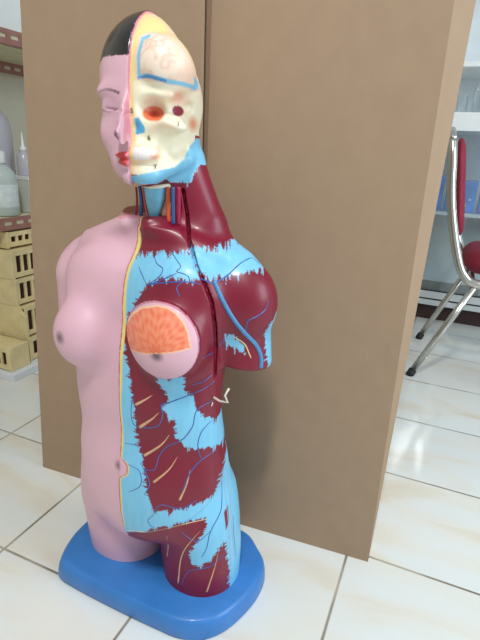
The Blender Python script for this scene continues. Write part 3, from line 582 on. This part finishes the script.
tl = np.maximum(soft(np.abs(np.mod((UV[:, 0] + .0194)/.0052, 1) - .5)*.0052 - .0004, .001), soft(np.abs(Z - .7875) - .0004, .001))
paint(sk*.35*tl*soft(pdist(UV, TEETH) + .001, .001), ink((190, 176, 184)))
paint(sk*.7*np.clip(1.2 - oval(TORANGE), 0, 1), ink((238, 130, 80)))
hr_ = soft(HX - .0060, .002)*sk*(HY < .03)
paint(hr_*.85, ink((240, 212, 140)))
paint(soft(HX - .0012, .001)*sk*(HY < .06), ink((226, 140, 156)))
# jaw fascia and everything below it
jw = soft(pdist(JU, JAW), .001)*right
below = right & (Z < .815) & headz & (pdist(JU, JAW) > 0) & ((UV[:, 1] < .7609) | (UV[:, 0] > .058) | (HY > .03))
paint(below.astype(float), MUS); lab[below] = 1
paint(jw, ink((112, 188, 224)));
paint(jw*.35*streak, ink((150, 206, 234)))
bk = right & headz & (Z < .82) & (HY > .02) & (UV[:, 0] > .055)
# --- throat window
th = (Z > .7005) & (Z < .7535) & (np.sqrt(((X - WINC[0])/WINR[0])**2 + ((Y - WINC[1])/WINR[1])**2 + ((Z - WINC[2])/WINR[2])**2) < 1.02)
paint(th.astype(float), ink((150, 40, 60)), 7)
# collar rim between throat and chest
rim = (Z > .695) & (Z < .7015) & (Y < -.02) & (np.abs(X) < .04)
paint(rim*(~right)*.6, ink((214, 130, 140)))
# --- face paint
lip = np.minimum(np.sqrt((HX/.0190)**2 + ((Z - .7842)/.0052)**2), np.sqrt((HX/.0155)**2 + ((Z - .7762)/.0054)**2))
face = (Z > .74) & ~right & (HY < -.04)
paint(face*soft((lip - 1)*.01, .0012), ink((206, 62, 66)))
bx = (-HX - .012)/.036; bz = .8590 + .0055*np.sin(np.clip(bx, 0, 1)*2.6) - .002*bx
paint(face*(bx > 0)*(bx < 1)*soft(np.abs(Z - bz) - .0015*(1.2 - bx), .0014)*.9, ink((84, 62, 72)))
ex = (-HX - .016)/.030; ez = .8405 - .0030*np.sin(np.clip(ex, 0, 1)*3.14)
paint(face*(ex > 0)*(ex < 1)*soft(np.abs(Z - ez) - .0005, .0012)*.85, ink((82, 58, 72)))
paint(face*.35*soft(np.sqrt(((HX + .030)/.02)**2 + ((Z - .848)/.008)**2)*.01 - .006, .01), ink((178, 128, 160)))
# --- hair
hl_ = .9035 - np.clip(HY + .045, 0, 1)*.35 - .010*np.clip((-HX - .045)/.02, 0, 1); hl_ = np.maximum(hl_, .80)
hm = (~right) & (Z > hl_) & (HX < -.0008)
paint(hm.astype(float), ink((24, 18, 22)), 6)
paint(((~right) & (Z > .74) & (HX > -.0010) & (HY < .05))*1., ink((222, 140, 158)))
lab[(~right) & (HX > -.0012) & (lab == 6)] = 0

# ---------- split into the parts of the model and link them ----------
O_ = Vector((-.417, .65, 0))
MODEL = thing('anatomical_torso_model', 'painted anatomy torso, half pink skin, half maroon muscle and skull, on blue stand', 'anatomical model', O_, math.radians(-2))
def paint_material(name, rough, coat=.25):
    m = bpy.data.materials.new(name); m.use_nodes = True; nt = m.node_tree; b = nt.nodes['Principled BSDF']
    a = nt.nodes.new('ShaderNodeAttribute'); a.attribute_name = 'paint'; nt.links.new(a.outputs['Color'], b.inputs['Base Color'])
    b.inputs['Roughness'].default_value = rough; b.inputs['Coat Weight'].default_value = coat; b.inputs['Coat Roughness'].default_value = .15
    tc = nt.nodes.new('ShaderNodeTexCoord'); n = nt.nodes.new('ShaderNodeTexNoise'); n.inputs['Scale'].default_value = 70; nt.links.new(tc.outputs['Object'], n.inputs['Vector'])
    bp = nt.nodes.new('ShaderNodeBump'); bp.inputs['Strength'].default_value = .10; bp.inputs['Distance'].default_value = .002
    nt.links.new(n.outputs['Fac'], bp.inputs['Height']); nt.links.new(bp.outputs[0], b.inputs['Normal'])
    return m
PM = paint_material('painted_plastic', .42, .14); PH = paint_material('glossy_black_paint', .3, .5)
FL = lab[Q]                                                          # face label: majority of corners
flab = np.array([0]*len(Q)); cnt_ = np.stack([(FL == k).sum(1) for k in range(8)], 1); flab = cnt_.argmax(1)
NAMES = {0: 'skin_shell', 1: 'muscle_body', 2: 'skull', 3: 'brain', 4: 'breast', 5: 'mammary_gland', 6: 'hair', 7: 'throat'}
PLAB = {0: 'smooth pink skin half with closed eye and red lips', 1: 'maroon muscle half with light blue fascia', 2: 'cream skull half of the head', 3: 'peach brain dome edged in light blue',
        4: 'round pink breast disc', 5: 'orange gland fan', 6: 'black painted hair', 7: 'dark maroon hollow of the opened neck'}
for k, nm in NAMES.items():
    q = Q[flab == k]
    if not len(q): continue
    u, inv = np.unique(q, return_inverse=True); q = inv.reshape(q.shape)
    me = bpy.data.meshes.new(nm)
    me.vertices.add(len(u)); me.vertices.foreach_set('co', V[u].astype(np.float32).ravel())
    me.loops.add(len(q)*4); me.loops.foreach_set('vertex_index', q.astype(np.int32).ravel())
    me.polygons.add(len(q)); me.polygons.foreach_set('loop_start', np.arange(0, len(q)*4, 4, dtype=np.int32))
    me.update(calc_edges=True)
    at = me.color_attributes.new('paint', 'FLOAT_COLOR', 'POINT')
    at.data.foreach_set('color', np.concatenate([col[u], np.ones((len(u), 1))], 1).astype(np.float32).ravel())
    me.shade_smooth(); me.normals_split_custom_set_from_vertices(N_[u].tolist())
    me.materials.append(PH if k == 6 else PM)
    o = bpy.data.objects.new(nm, me); C.objects.link(o); o.parent = MODEL; o['label'] = PLAB[k]
# ---------- vessels and nerves lying on the surface ----------
LM = {'v': ('vein', mat('blue_vessel_paint', (46, 92, 168), .35, noise=.1, coat=.3)), 'c': ('vein', mat('raised_vein_paint', (72, 136, 190), .35, noise=.1, coat=.3)),
      'n': ('nerve', mat('tan_nerve_paint', (206, 160, 124), .4, noise=.15, nscale=80)), 'y': ('nerve', mat('pale_yellow_paint', (232, 206, 150), .4, noise=.1)),
      'g': ('nerve', mat('grey_blue_paint', (150, 176, 196), .4, noise=.1)), 'm': ('muscle_strip', mat('dark_muscle_paint', (124, 24, 50), .35, noise=.1)),
      'b': ('vein', mat('dark_blue_paint', (44, 84, 142), .3, noise=.1, coat=.3)), 'r': ('artery', mat('red_paint', (196, 66, 58), .3, noise=.1, coat=.3)),
      'o': ('artery', mat('orange_red_paint', (226, 96, 62), .3, noise=.1, coat=.3)), 'k': ('vein', mat('crimson_paint', (158, 22, 66), .3, noise=.1, coat=.3))}
for kind, r, pts in LINES:
    if kind == 'n': r *= 1.5
    if kind == 'v': r *= 1.1
    P = np.array(pts); P = onto(P, 4) if kind not in 'mbrok' else P; g = grad(P); g /= np.linalg.norm(g, axis=1)[:, None] + 1e-9
    deep = .35 if kind in 'vnyg' else .1
    if kind in 'mbrok': g = g*0
    P = P - g*r/1000*deep
    pp = catmull([tuple(p) for p in P], 3); n = len(pp)
    if kind in 'vg': rr = [r/1000*(.75 + .25*math.sin(math.pi*i/(n-1))) for i in range(n)]
    elif kind == 'n': rr = [r/1000*(.25 + .9*(i/(n-1))) for i in range(n)]
    else: rr = [r/1000]*n
    bm = bmesh.new(); add_tube(bm, pp, rr, 8); nm, m = LM[kind]; obj(nm, bm, m, MODEL, smooth=True)
# windpipe, throat muscle and hyoid bone in the opened neck
wp = mat('light_blue_windpipe_paint', (116, 190, 224), .35, noise=.18, nscale=60, coat=.2)
bm = bmesh.new(); add_tube(bm, [q_[0] for q_ in WINDPIPE], [q_[1] for q_ in WINDPIPE], 20)
for v in bm.verts: v.co.y = -.030 + (v.co.y + .030)*.6
pw = obj('windpipe', bm, wp, MODEL, smooth=True)
a_ = Vector(WINDPIPE[0][0])
bm = bmesh.new(); add_tube(bm, [a_ + Vector((-.021, .012, .002)), a_ + Vector((-.012, -.006, 0)), a_ + Vector((0, -.0105, -.001)), a_ + Vector((.012, -.006, 0)), a_ + Vector((.021, .012, .002))], .0032, 8)
obj('hyoid_bone', bm, mat('ivory_paint', (228, 222, 200), .4, noise=.05), MODEL, smooth=True)
bm = bmesh.new(); add_tube(bm, [Vector(STRIP[0]) + Vector((.006, .010, .004)), Vector(STRIP[1]) + Vector((0, .006, 0))], [.005, .009], 12); obj('throat_muscle', bm, mat('peach_muscle_paint', (232, 180, 150), .4, noise=.15, nscale=90), MODEL, smooth=True)
# small printed numbers
inkm = mat('printed_number', (70, 56, 50), .6)
for (x, y, z), ch, rot in zip(MARKS[:4], '5671', (0, 0, 0, 0)):
    cu = bpy.data.curves.new('number_mark', 'FONT'); cu.body = ch; cu.size = .0085; cu.align_x = 'CENTER'; cu.align_y = 'CENTER'; cu.extrude = .0002
    to = bpy.data.objects.new('tmp', cu); C.objects.link(to); dg = bpy.context.evaluated_depsgraph_get(); me = bpy.data.meshes.new_from_object(to.evaluated_get(dg))
    bpy.data.objects.remove(to)
    p = onto(np.array([[x, y, z]]), 3); g = grad(p)[0]; g = Vector(g).normalized(); g.z *= .3; g.normalize()
    me.materials.clear(); me.materials.append(inkm)
    o = bpy.data.objects.new('number_mark', me); C.objects.link(o); o.parent = MODEL
    zax = g; xax = Vector((0, 0, 1)).cross(zax).normalized(); yax = zax.cross(xax)
    o.matrix_local = Matrix.Translation(Vector(p[0]) + g*.0012) @ Matrix((xax, yax, zax)).transposed().to_4x4()
# wire catches on the side of the chest plate
wire = mat('white_wire', (226, 218, 206), .35, noise=.05)
h0 = Vector(MARKS[8]) 
bm = bmesh.new(); q = [Vector(p) for p in MARKS[4:8]]; base_p = Vector(MARKS[8])
n_out = Vector((.6, -.35, 0)).normalized()
pts = [base_p - n_out*.004, base_p + n_out*.006 + Vector((0, 0, .001)), base_p + Vector((.015, -.006, .000)), base_p + Vector((.029, -.008, .003)), base_p + Vector((.024, -.008, .013)), base_p + Vector((.030, -.008, .026))]
add_tube(bm, pts, .0017, 8); obj('hook', bm, wire, MODEL, smooth=True)
p2 = Vector(MARKS[10])
bm = bmesh.new(); add_tube(bm, [p2 + Vector((-.003, .002, -.004)), p2 + Vector((0, -.003, .002)), p2 + Vector((.003, -.003, .009)), p2 + Vector((-.003, .000, .010))], .0011, 8); obj('hook', bm, wire, MODEL, smooth=True)
# ---------- the blue stand ----------
bpts = [(-.166, -.098), (-.150, -.116), (-.10, -.1205), (0, -.1205), (.075, -.118), (.120, -.114), (.158, -.096), (.184, -.062), (.201, -.010), (.206, .035), (.198, .078), (.168, .110), (.135, .132), (.06, .138), (-.06, .136), (-.12, .122), (-.165, .085), (-.185, .03), (-.186, -.03), (-.178, -.07)]
ring = catmull([(x, y, 0) for x, y in bpts] + [(bpts[0][0], bpts[0][1], 0)], 4)[:-1]
bm = bmesh.new(); cx_, cy_ = 0, .01
rings = []
for s_, z in ((.985, 0), (1, .003), (.995, .020), (.985, .030), (.965, .0370), (.94, .0400)):
    rings.append([bm.verts.new((cx_ + (p.x - cx_)*s_, cy_ + (p.y - cy_)*s_, z)) for p in ring])
for a, b in zip(rings[:-1], rings[1:]):
    for k in range(len(a)): bm.faces.new((a[k], a[(k+1) % len(a)], b[(k+1) % len(a)], b[k]))
bm.faces.new(rings[0][::-1]); bm.faces.new(rings[-1])
bl = mat('blue_stand_paint', (52, 122, 196), .42, noise=.07, nscale=26, bump=.25, coat=.15)
obj('stand', bm, bl, MODEL, smooth=False)
for p_ in MODEL.children:
    if p_.name.startswith('stand'):
        p_.data.shade_smooth(); p_.data.set_sharp_from_angle(angle=math.radians(40)) if hasattr(p_.data, 'set_sharp_from_angle') else None
# ================= left background: slotted steel rack with jars =================
rust = mat('red_brown_enamel', (158, 112, 102), .5, noise=.12, nscale=30); ply = mat('pale_shelf_board', (214, 208, 176), .7, noise=.06, nscale=14)
RACK = thing('storage_rack', 'red-brown slotted steel shelving rack by the left wall', 'shelving rack')
RX0, RX1, RY0, RY1 = -1.78, -1.40, .96, 1.96
def slotted(bm, x, y0, y1, z0, z1, t=.0025):                          # angle bar with real slots, running along y
    h = (z1 - z0); a, b = z0 + h*.36, z0 + h*.66
    add_box(bm, x - t, x, y0, y1, z0, a); add_box(bm, x - t, x, y0, y1, b, z1)
    y = y0 + .012
    add_box(bm, x - t, x, y0, y, a, b)
    while y < y1 - .06:
        add_box(bm, x - t, x, y + .034, y + .052, a, b); y += .052
    add_box(bm, x - t, x, y, y1, a, b)
for z in (.495, 1.082, 1.62):
    bm = bmesh.new(); slotted(bm, RX1, RY0, RY1, z, z + .042); add_box(bm, RX1 - .03, RX1, RY0, RY1, z - .0022, z); obj('shelf_beam', bm, rust, RACK)
    bm = bmesh.new(); slotted(bm, RX0 + .0025, RY0, RY1, z - .037, z + .005); obj('shelf_beam', bm, rust, RACK)
    obj('shelf_board', box(RX0 + .003, RX1 - .0035, RY0 + .002, RY1 - .002, z + .006, z + .040), ply, RACK)
for x in (RX0, RX1):
    for y in (RY0, RY1):
        s = 1 if y == RY0 else -1; q = 1 if x == RX0 else -1
        bm = bmesh.new(); add_box(bm, x - .0025*q*1.2, x, y - .002*s - .001, y + .036*s, 0, 1.9); add_box(bm, min(x, x + .036*q), max(x, x + .036*q), y - .0035*s, y - .001*s, 0, 1.9)
        obj('post', bm, rust, RACK)
SH = .537
def lathe_part(name, prof, m, par, c=(0, 0, 0), seg=28):
    bm = bmesh.new(); add_lathe(bm, prof, seg, c); return obj(name, bm, m, par, smooth=True)
milk = mat('cloudy_plastic', (206, 206, 216), .3, noise=.04, nscale=6, trans=.25, coat=.2)
milk2 = mat('white_green_plastic', (202, 216, 212), .35, noise=.03, nscale=6, trans=.15)
blk = mat('black_cap', (38, 26, 26), .4, noise=.1); whp = mat('white_plastic', (232, 236, 236), .35, noise=.03)
t = thing('jug', 'tall cloudy plastic jug with black cap at the back of the rack shelf', 'jug', (-1.605, 1.392, SH))
lathe_part('jug_body', [(.070, 0), (.074, .01), (.075, .25), (.072, .30), (.060, .335), (.036, .355), (.022, .362), (.022, .375)], milk, t)
lathe_part('cap', [(.025, .370), (.026, .374), (.026, .408), (.022, .413)], blk, t)
bm = bmesh.new(); add_tube(bm, catmull([(-.055, -.02, .335), (-.085, -.02, .31), (-.092, -.02, .25), (-.074, -.02, .19)], 5), .009, 8); obj('handle', bm, milk, t, smooth=True)
t = thing('bottle', 'squat white plastic bottle with paper label at the front of the rack shelf', 'bottle', (-1.463, 1.292, SH))
lathe_part('bottle_body', [(.048, 0), (.052, .006), (.052, .125), (.046, .146), (.028, .166), (.018, .172), (.018, .180)], milk2, t)
lathe_part('cap', [(.021, .176), (.022, .18), (.021, .212), (.018, .216)], whp, t)
lathe_part('paper_label', [(.0525, .030), (.0528, .031), (.0528, .105), (.0525, .106)], mat('printed_label', (214, 226, 226), .6, noise=.12, nscale=60), t)
t = thing('carton', 'small white carton on the rack shelf right of the jug', 'carton', (-1.475, 1.455, SH))
obj('carton_body', box(-.043, .043, -.07, .09, 0, .125), mat('white_card', (206, 210, 200), .6, noise=.03), t)
obj('lid', box(-.0445, .0445, -.072, .092, .1181, .130), whp, t)
t = thing('squeeze_bottle', 'slim pale squeeze bottle standing on the small white carton', 'bottle', (-1.485, 1.425, SH + .130))
lathe_part('bottle_body', [(.024, 0), (.026, .004), (.026, .07), (.012, .085), (.010, .09)], milk, t, seg=20)
lathe_part('nozzle', [(.012, .086), (.012, .096), (.006, .104), (.002, .15)], whp, t, seg=14)
t = thing('storage_box', 'tall grey and white plastic box on the upper rack shelf', 'box', (-1.56, 1.33, 1.124))
obj('box_body', box(-.13, .14, -.10, .085, 0, .34), mat('grey_plastic_box', (200, 208, 214), .5, noise=.03), t, bevel=.004)
obj('corner_trim', box(.100, .1425, -.1025, .0875, .002, .335), whp, t)
# wooden lattice racks
pine = mat('pine_wood', (228, 210, 160), .6, noise=.12, nscale=18); dk = mat('slot_shade_brown', (84, 52, 44), .8, noise=.2, nscale=30)  # the dark brown stands in for shade behind the rack slots
def lattice_rack(loc, ly, wx, h, label, notch=0, group='wooden lattice racks', rot=0):
    t = thing('wooden_rack', label, 'wooden rack', loc, rot, group)
    for y0 in (0, ly - .012):
        bm = bmesh.new(); prof = [(-wx, 0), (-.0, 0), (0, h*.70), (-notch, h*.86), (-notch, h), (-wx, h)] if notch else [(-wx, .0), (0, 0), (0, h), (-wx, h)]
        a = [bm.verts.new((p[0], y0, p[1])) for p in prof]; b = [bm.verts.new((p[0], y0 + .012, p[1])) for p in prof]; n = len(a)
        bm.faces.new(a); bm.faces.new(b[::-1])
        for i in range(n): bm.faces.new((a[i], a[(i+1) % n], b[(i+1) % n], b[i]))
        obj('end_panel', bm, pine, t, bevel=.0015)
    for x0 in (-.010 - notch*.3, -wx + .002):
        bm = bmesh.new(); y0, y1 = .0125, ly - .0125
        zt = h - .002
        for za, zb in ((.004, .020), (zt - .016, zt)): add_box(bm, x0, x0 + .008, y0, y1, za, zb)
        k = int(round((y1 - y0)/.033))
        for i in range(k + 1):
            y = y0 + (y1 - y0 - .010)*i/k; add_box(bm, x0 + .001, x0 + .007, y, y + .010, .020, zt - .016)
        obj('lattice_side', bm, pine, t)
    obj('top_board', box(-wx + .011, -.011 - notch*.3, .0125, ly - .0125, h - .012, h - .004), pine, t)
    obj('slot_shade_block', box(-wx + .022, -.030, .016, ly - .016, .004, h - .014), dk, t)  # added dark block: puts the shade inside the slots into colour
    return t
sx0 = -1.352
tag(obj('foam_board', box(-1.62, -1.285, 1.098, 1.50, 0, .026), mat('white_foam', (224, 230, 236), .6, noise=.02), bevel=.002), 'flat white foam board on the floor under the wooden racks', 'foam board')
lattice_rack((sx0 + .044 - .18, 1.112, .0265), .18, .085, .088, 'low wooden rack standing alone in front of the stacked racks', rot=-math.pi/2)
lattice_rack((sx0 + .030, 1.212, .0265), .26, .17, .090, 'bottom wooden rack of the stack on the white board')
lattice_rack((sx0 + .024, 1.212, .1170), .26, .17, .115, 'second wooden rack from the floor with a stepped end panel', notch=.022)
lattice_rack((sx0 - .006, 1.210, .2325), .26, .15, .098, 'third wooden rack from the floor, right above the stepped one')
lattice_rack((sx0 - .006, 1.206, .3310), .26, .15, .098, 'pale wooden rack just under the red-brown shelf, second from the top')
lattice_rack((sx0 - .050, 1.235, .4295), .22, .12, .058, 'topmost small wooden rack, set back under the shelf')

# ================= right background: display cabinet =================
alu = mat('white_aluminium', (214, 220, 222), .35, noise=.03, metal=.15); gap_m = mat('black_rubber_seal', (34, 36, 38), .6); wht = mat('white_shelf_laminate', (236, 240, 240), .4, noise=.02)
plm = mat('dark_maroon_plinth', (58, 34, 34), .6, noise=.2, nscale=12); grey = mat('grey_back_panel', (222, 230, 234), .5, noise=.10, nscale=5)
def pane_mat(name, refl, rough, tint):
    m = bpy.data.materials.new(name); m.use_nodes = True; nt = m.node_tree; nt.nodes.remove(nt.nodes['Principled BSDF'])
    tr = nt.nodes.new('ShaderNodeBsdfTransparent'); tr.inputs[0].default_value = (*tint, 1); gl = nt.nodes.new('ShaderNodeBsdfGlossy'); gl.inputs['Roughness'].default_value = rough
    gl.inputs['Color'].default_value = (.9, .95, .97, 1)
    fr = nt.nodes.new('ShaderNodeMath'); fr.operation = 'POWER'; fr.inputs[1].default_value = 4; lw = nt.nodes.new('ShaderNodeLayerWeight'); nt.links.new(lw.outputs['Facing'], fr.inputs[0]); ad = nt.nodes.new('ShaderNodeMath'); ad.operation = 'ADD'; ad.inputs[1].default_value = refl; nt.links.new(fr.outputs[0], ad.inputs[0])
    mx = nt.nodes.new('ShaderNodeMixShader'); nt.links.new(ad.outputs[0], mx.inputs[0]); nt.links.new(tr.outputs[0], mx.inputs[1]); nt.links.new(gl.outputs[0], mx.inputs[2])
    nt.links.new(mx.outputs[0], nt.nodes['Material Output'].inputs[0]); return m
glass = pane_mat('cabinet_glass', .16, .20, (.93, .97, .98)); clear = pane_mat('glassware_glass', .06, .03, (.98, .99, .99))
CB = thing('display_cabinet', 'white aluminium display cabinet with glass doors behind the chair', 'cabinet', (0, 2.60, 0))
cx0, cx1, cd = -.62, 1.00, .42
obj('plinth', box(cx0 + .02, cx1 - .02, .05, cd - .02, 0, .088), plm, CB)
bm = bmesh.new(); add_box(bm, cx0, cx1, 0, cd, .088, .116); add_box(bm, cx0, cx1, 0, .03, .124, .160); obj('bottom_rail', bm, alu, CB, bevel=.002)
bm = bmesh.new(); add_box(bm, cx0 + .004, cx1 - .004, .004, cd - .01, .1161, .1239); add_box(bm, cx0 + .004, cx1 - .004, .006, .028, .1601, .165); obj('rubber_seal', bm, gap_m, CB)
obj('back_panel', box(cx0, cx1, cd, cd + .012, .088, 1.95), grey, CB)
for x in (cx0 - .012, cx1): obj('side_panel', box(x, x + .012, 0, cd, .088, 1.95), alu, CB)
obj('inner_shelf', box(cx0 + .001, cx1 - .001, .035, cd - .001, .540, .556), wht, CB)
obj('counter_shelf', box(cx0 + .001, cx1 - .001, -.004, cd - .001, .925, 1.005), wht, CB, bevel=.003)
obj('glass_shelf', box(cx0 + .001, cx1 - .001, .012, cd - .001, 1.192, 1.214), wht, CB, bevel=.002)
obj('top_panel', box(cx0 - .012, cx1 + .012, 0, cd, 1.95, 1.99), alu, CB)
for a, b, y in ((cx0 + .002, .20, .012), (.19, cx1 - .002, .019)):
    p = obj('sliding_door', box(a, b, y, y + .005, .166, .924), glass, CB)
blue = mat('blue_packaging', (66, 140, 222), .4, noise=.25, nscale=14)
for i, (x0, wd, z) in enumerate(((-.36, .13, .15), (-.21, .15, .165), (-.045, .14, .150), (.11, .12, .165), (.245, .14, .155))):
    L_ = ['blue packet hidden mostly behind the carton edge in the cabinet', 'second blue packet in the cabinet, close to the carton edge', 'blue packet with white patches directly behind the chair tube', 'blue packet just right of the chair backrest in the cabinet', 'blue packet farthest right inside the glass cabinet'][i]
    t = thing('packet', L_, 'packet', (x0, 2.60 + .09, .5565), 0, 'blue packets in the cabinet')
    bm = bmesh.new(); add_box(bm, 0, wd, 0, .10, 0, z); obj('packet_body', bm, blue, t, bevel=.006)
    rnd = random.Random(i); pm_ = mat('pale_print', (206, 214, 196), .5, noise=.2, nscale=80)
    for k in range(4):
        bm = bmesh.new()
        u, v, s = rnd.uniform(.1, .8)*wd, rnd.uniform(.012, z*.4), rnd.uniform(.008, .02)
        add_box(bm, u, min(u + s*1.4, wd - .006), -.001, .0005, v, v + s)
        obj('printed_patch', bm, pm_, t)
GL = ['first clear glass beaker from the carton edge on the counter shelf', 'tall clear glass cylinder on the counter shelf', 'clear glass beaker right of the tall cylinder', 'clear glass beaker near the right picture edge', 'clear glass tumbler at the far right of the counter shelf']
for i, (x, r, h) in enumerate(((-.045, .024, .075), (.012, .014, .13), (.055, .030, .08), (.115, .024, .10), (.175, .030, .085))):
    bm = bmesh.new(); add_lathe(bm, [(r*.96, 0), (r, .004), (r, h), (r*1.08, h + .003), (r*.97, h + .003), (r*.92, h - .002), (r*.92, .004)], 24)
    o = obj('beaker' if i != 1 else 'glass_cylinder', bm, clear, smooth=True); o.location = (x, 2.60 + .10 + .03*(i % 2), 1.0055); tag(o, GL[i], 'glassware', 'glassware on the counter shelf')

# ================= chrome chair with red cushions =================
chrome = mat('chrome_tube', (196, 194, 188), .22, metal=.85, noise=.04); red_v = mat('red_velour', (136, 26, 52), .7, noise=.15, nscale=90, bump=.2); rub = mat('black_rubber', (30, 28, 30), .6)
CH = thing('chair', 'chrome tube chair with dark red cushions, seen from its side by the cabinet', 'chair', (0, 2.083, 0))
for s in (-1, 1):
    y = s*.2235
    bk = catmull([(-.040, y*.93, .862), (-.030, y, .80), (-.012, y, .68), (.018, y, .56), (.050, y, .465), (.078, y, .415), (.115, y, .392), (.20, y, .392), (.42, y, .402)], 6)
    bm = bmesh.new(); add_tube(bm, bk, .016, 12); obj('side_frame', bm, chrome, CH, smooth=True)
    bm = bmesh.new(); add_tube(bm, [(-.037, y, .016), (.118, y, .378)], .0125, 12); o = obj('leg', bm, chrome, CH, smooth=True)
    bm = bmesh.new(); add_tube(bm, [(-.0425, y, .000), (-.0335, y, .024)], .0155, 12); obj('foot_cap', bm, rub, o, smooth=True)
    bm = bmesh.new(); add_tube(bm, [(.455, y, .016), (.30, y, .380)], .0125, 12); o = obj('leg', bm, chrome, CH, smooth=True)
    bm = bmesh.new(); add_tube(bm, [(.4605, y, .000), (.4515, y, .024)], .0155, 12); obj('foot_cap', bm, rub, o, smooth=True)
bm = bmesh.new(); add_tube(bm, catmull([(-.040, -.208, .862), (-.048, -.16, .888), (-.050, 0, .898), (-.048, .16, .888), (-.040, .208, .862)], 6), .0145, 12); obj('top_rail', bm, chrome, CH, smooth=True)
def cushion(cx, cy, cz, lx, ly, lz, name, tilt=0):
    bm = bmesh.new(); bmesh.ops.create_cube(bm, size=1); bmesh.ops.subdivide_edges(bm, edges=bm.edges[:], cuts=7, use_grid_fill=True)
    for v in bm.verts:
        p = v.co*2; n = 4.5; k = (abs(p.x)**n + abs(p.y)**n + abs(p.z)**2.6)**(-1/n) if p.length else 1
        v.co = Vector((p.x*k*lx/2, p.y*k*ly/2, p.z*k*lz/2))
    bmesh.ops.rotate(bm, verts=bm.verts[:], cent=(0, 0, 0), matrix=Matrix.Rotation(tilt, 3, 'Y')); bmesh.ops.translate(bm, verts=bm.verts[:], vec=(cx, cy, cz))
    return obj(name, bm, red_v, CH, smooth=True)
cushion(.28, 0, .452, .43, .42, .088, 'seat')
cushion(.012, 0, .705, .345, .415, .034, 'backrest', math.radians(-99))
bm = bmesh.new(); add_tube(bm, [(.11, -.209, .392), (.11, .209, .392)], .009, 10); obj('cross_bar', bm, chrome, CH, smooth=True)
bm = bmesh.new(); add_tube(bm, [(.38, -.209, .399), (.38, .209, .399)], .009, 10); obj('cross_bar', bm, chrome, CH, smooth=True)
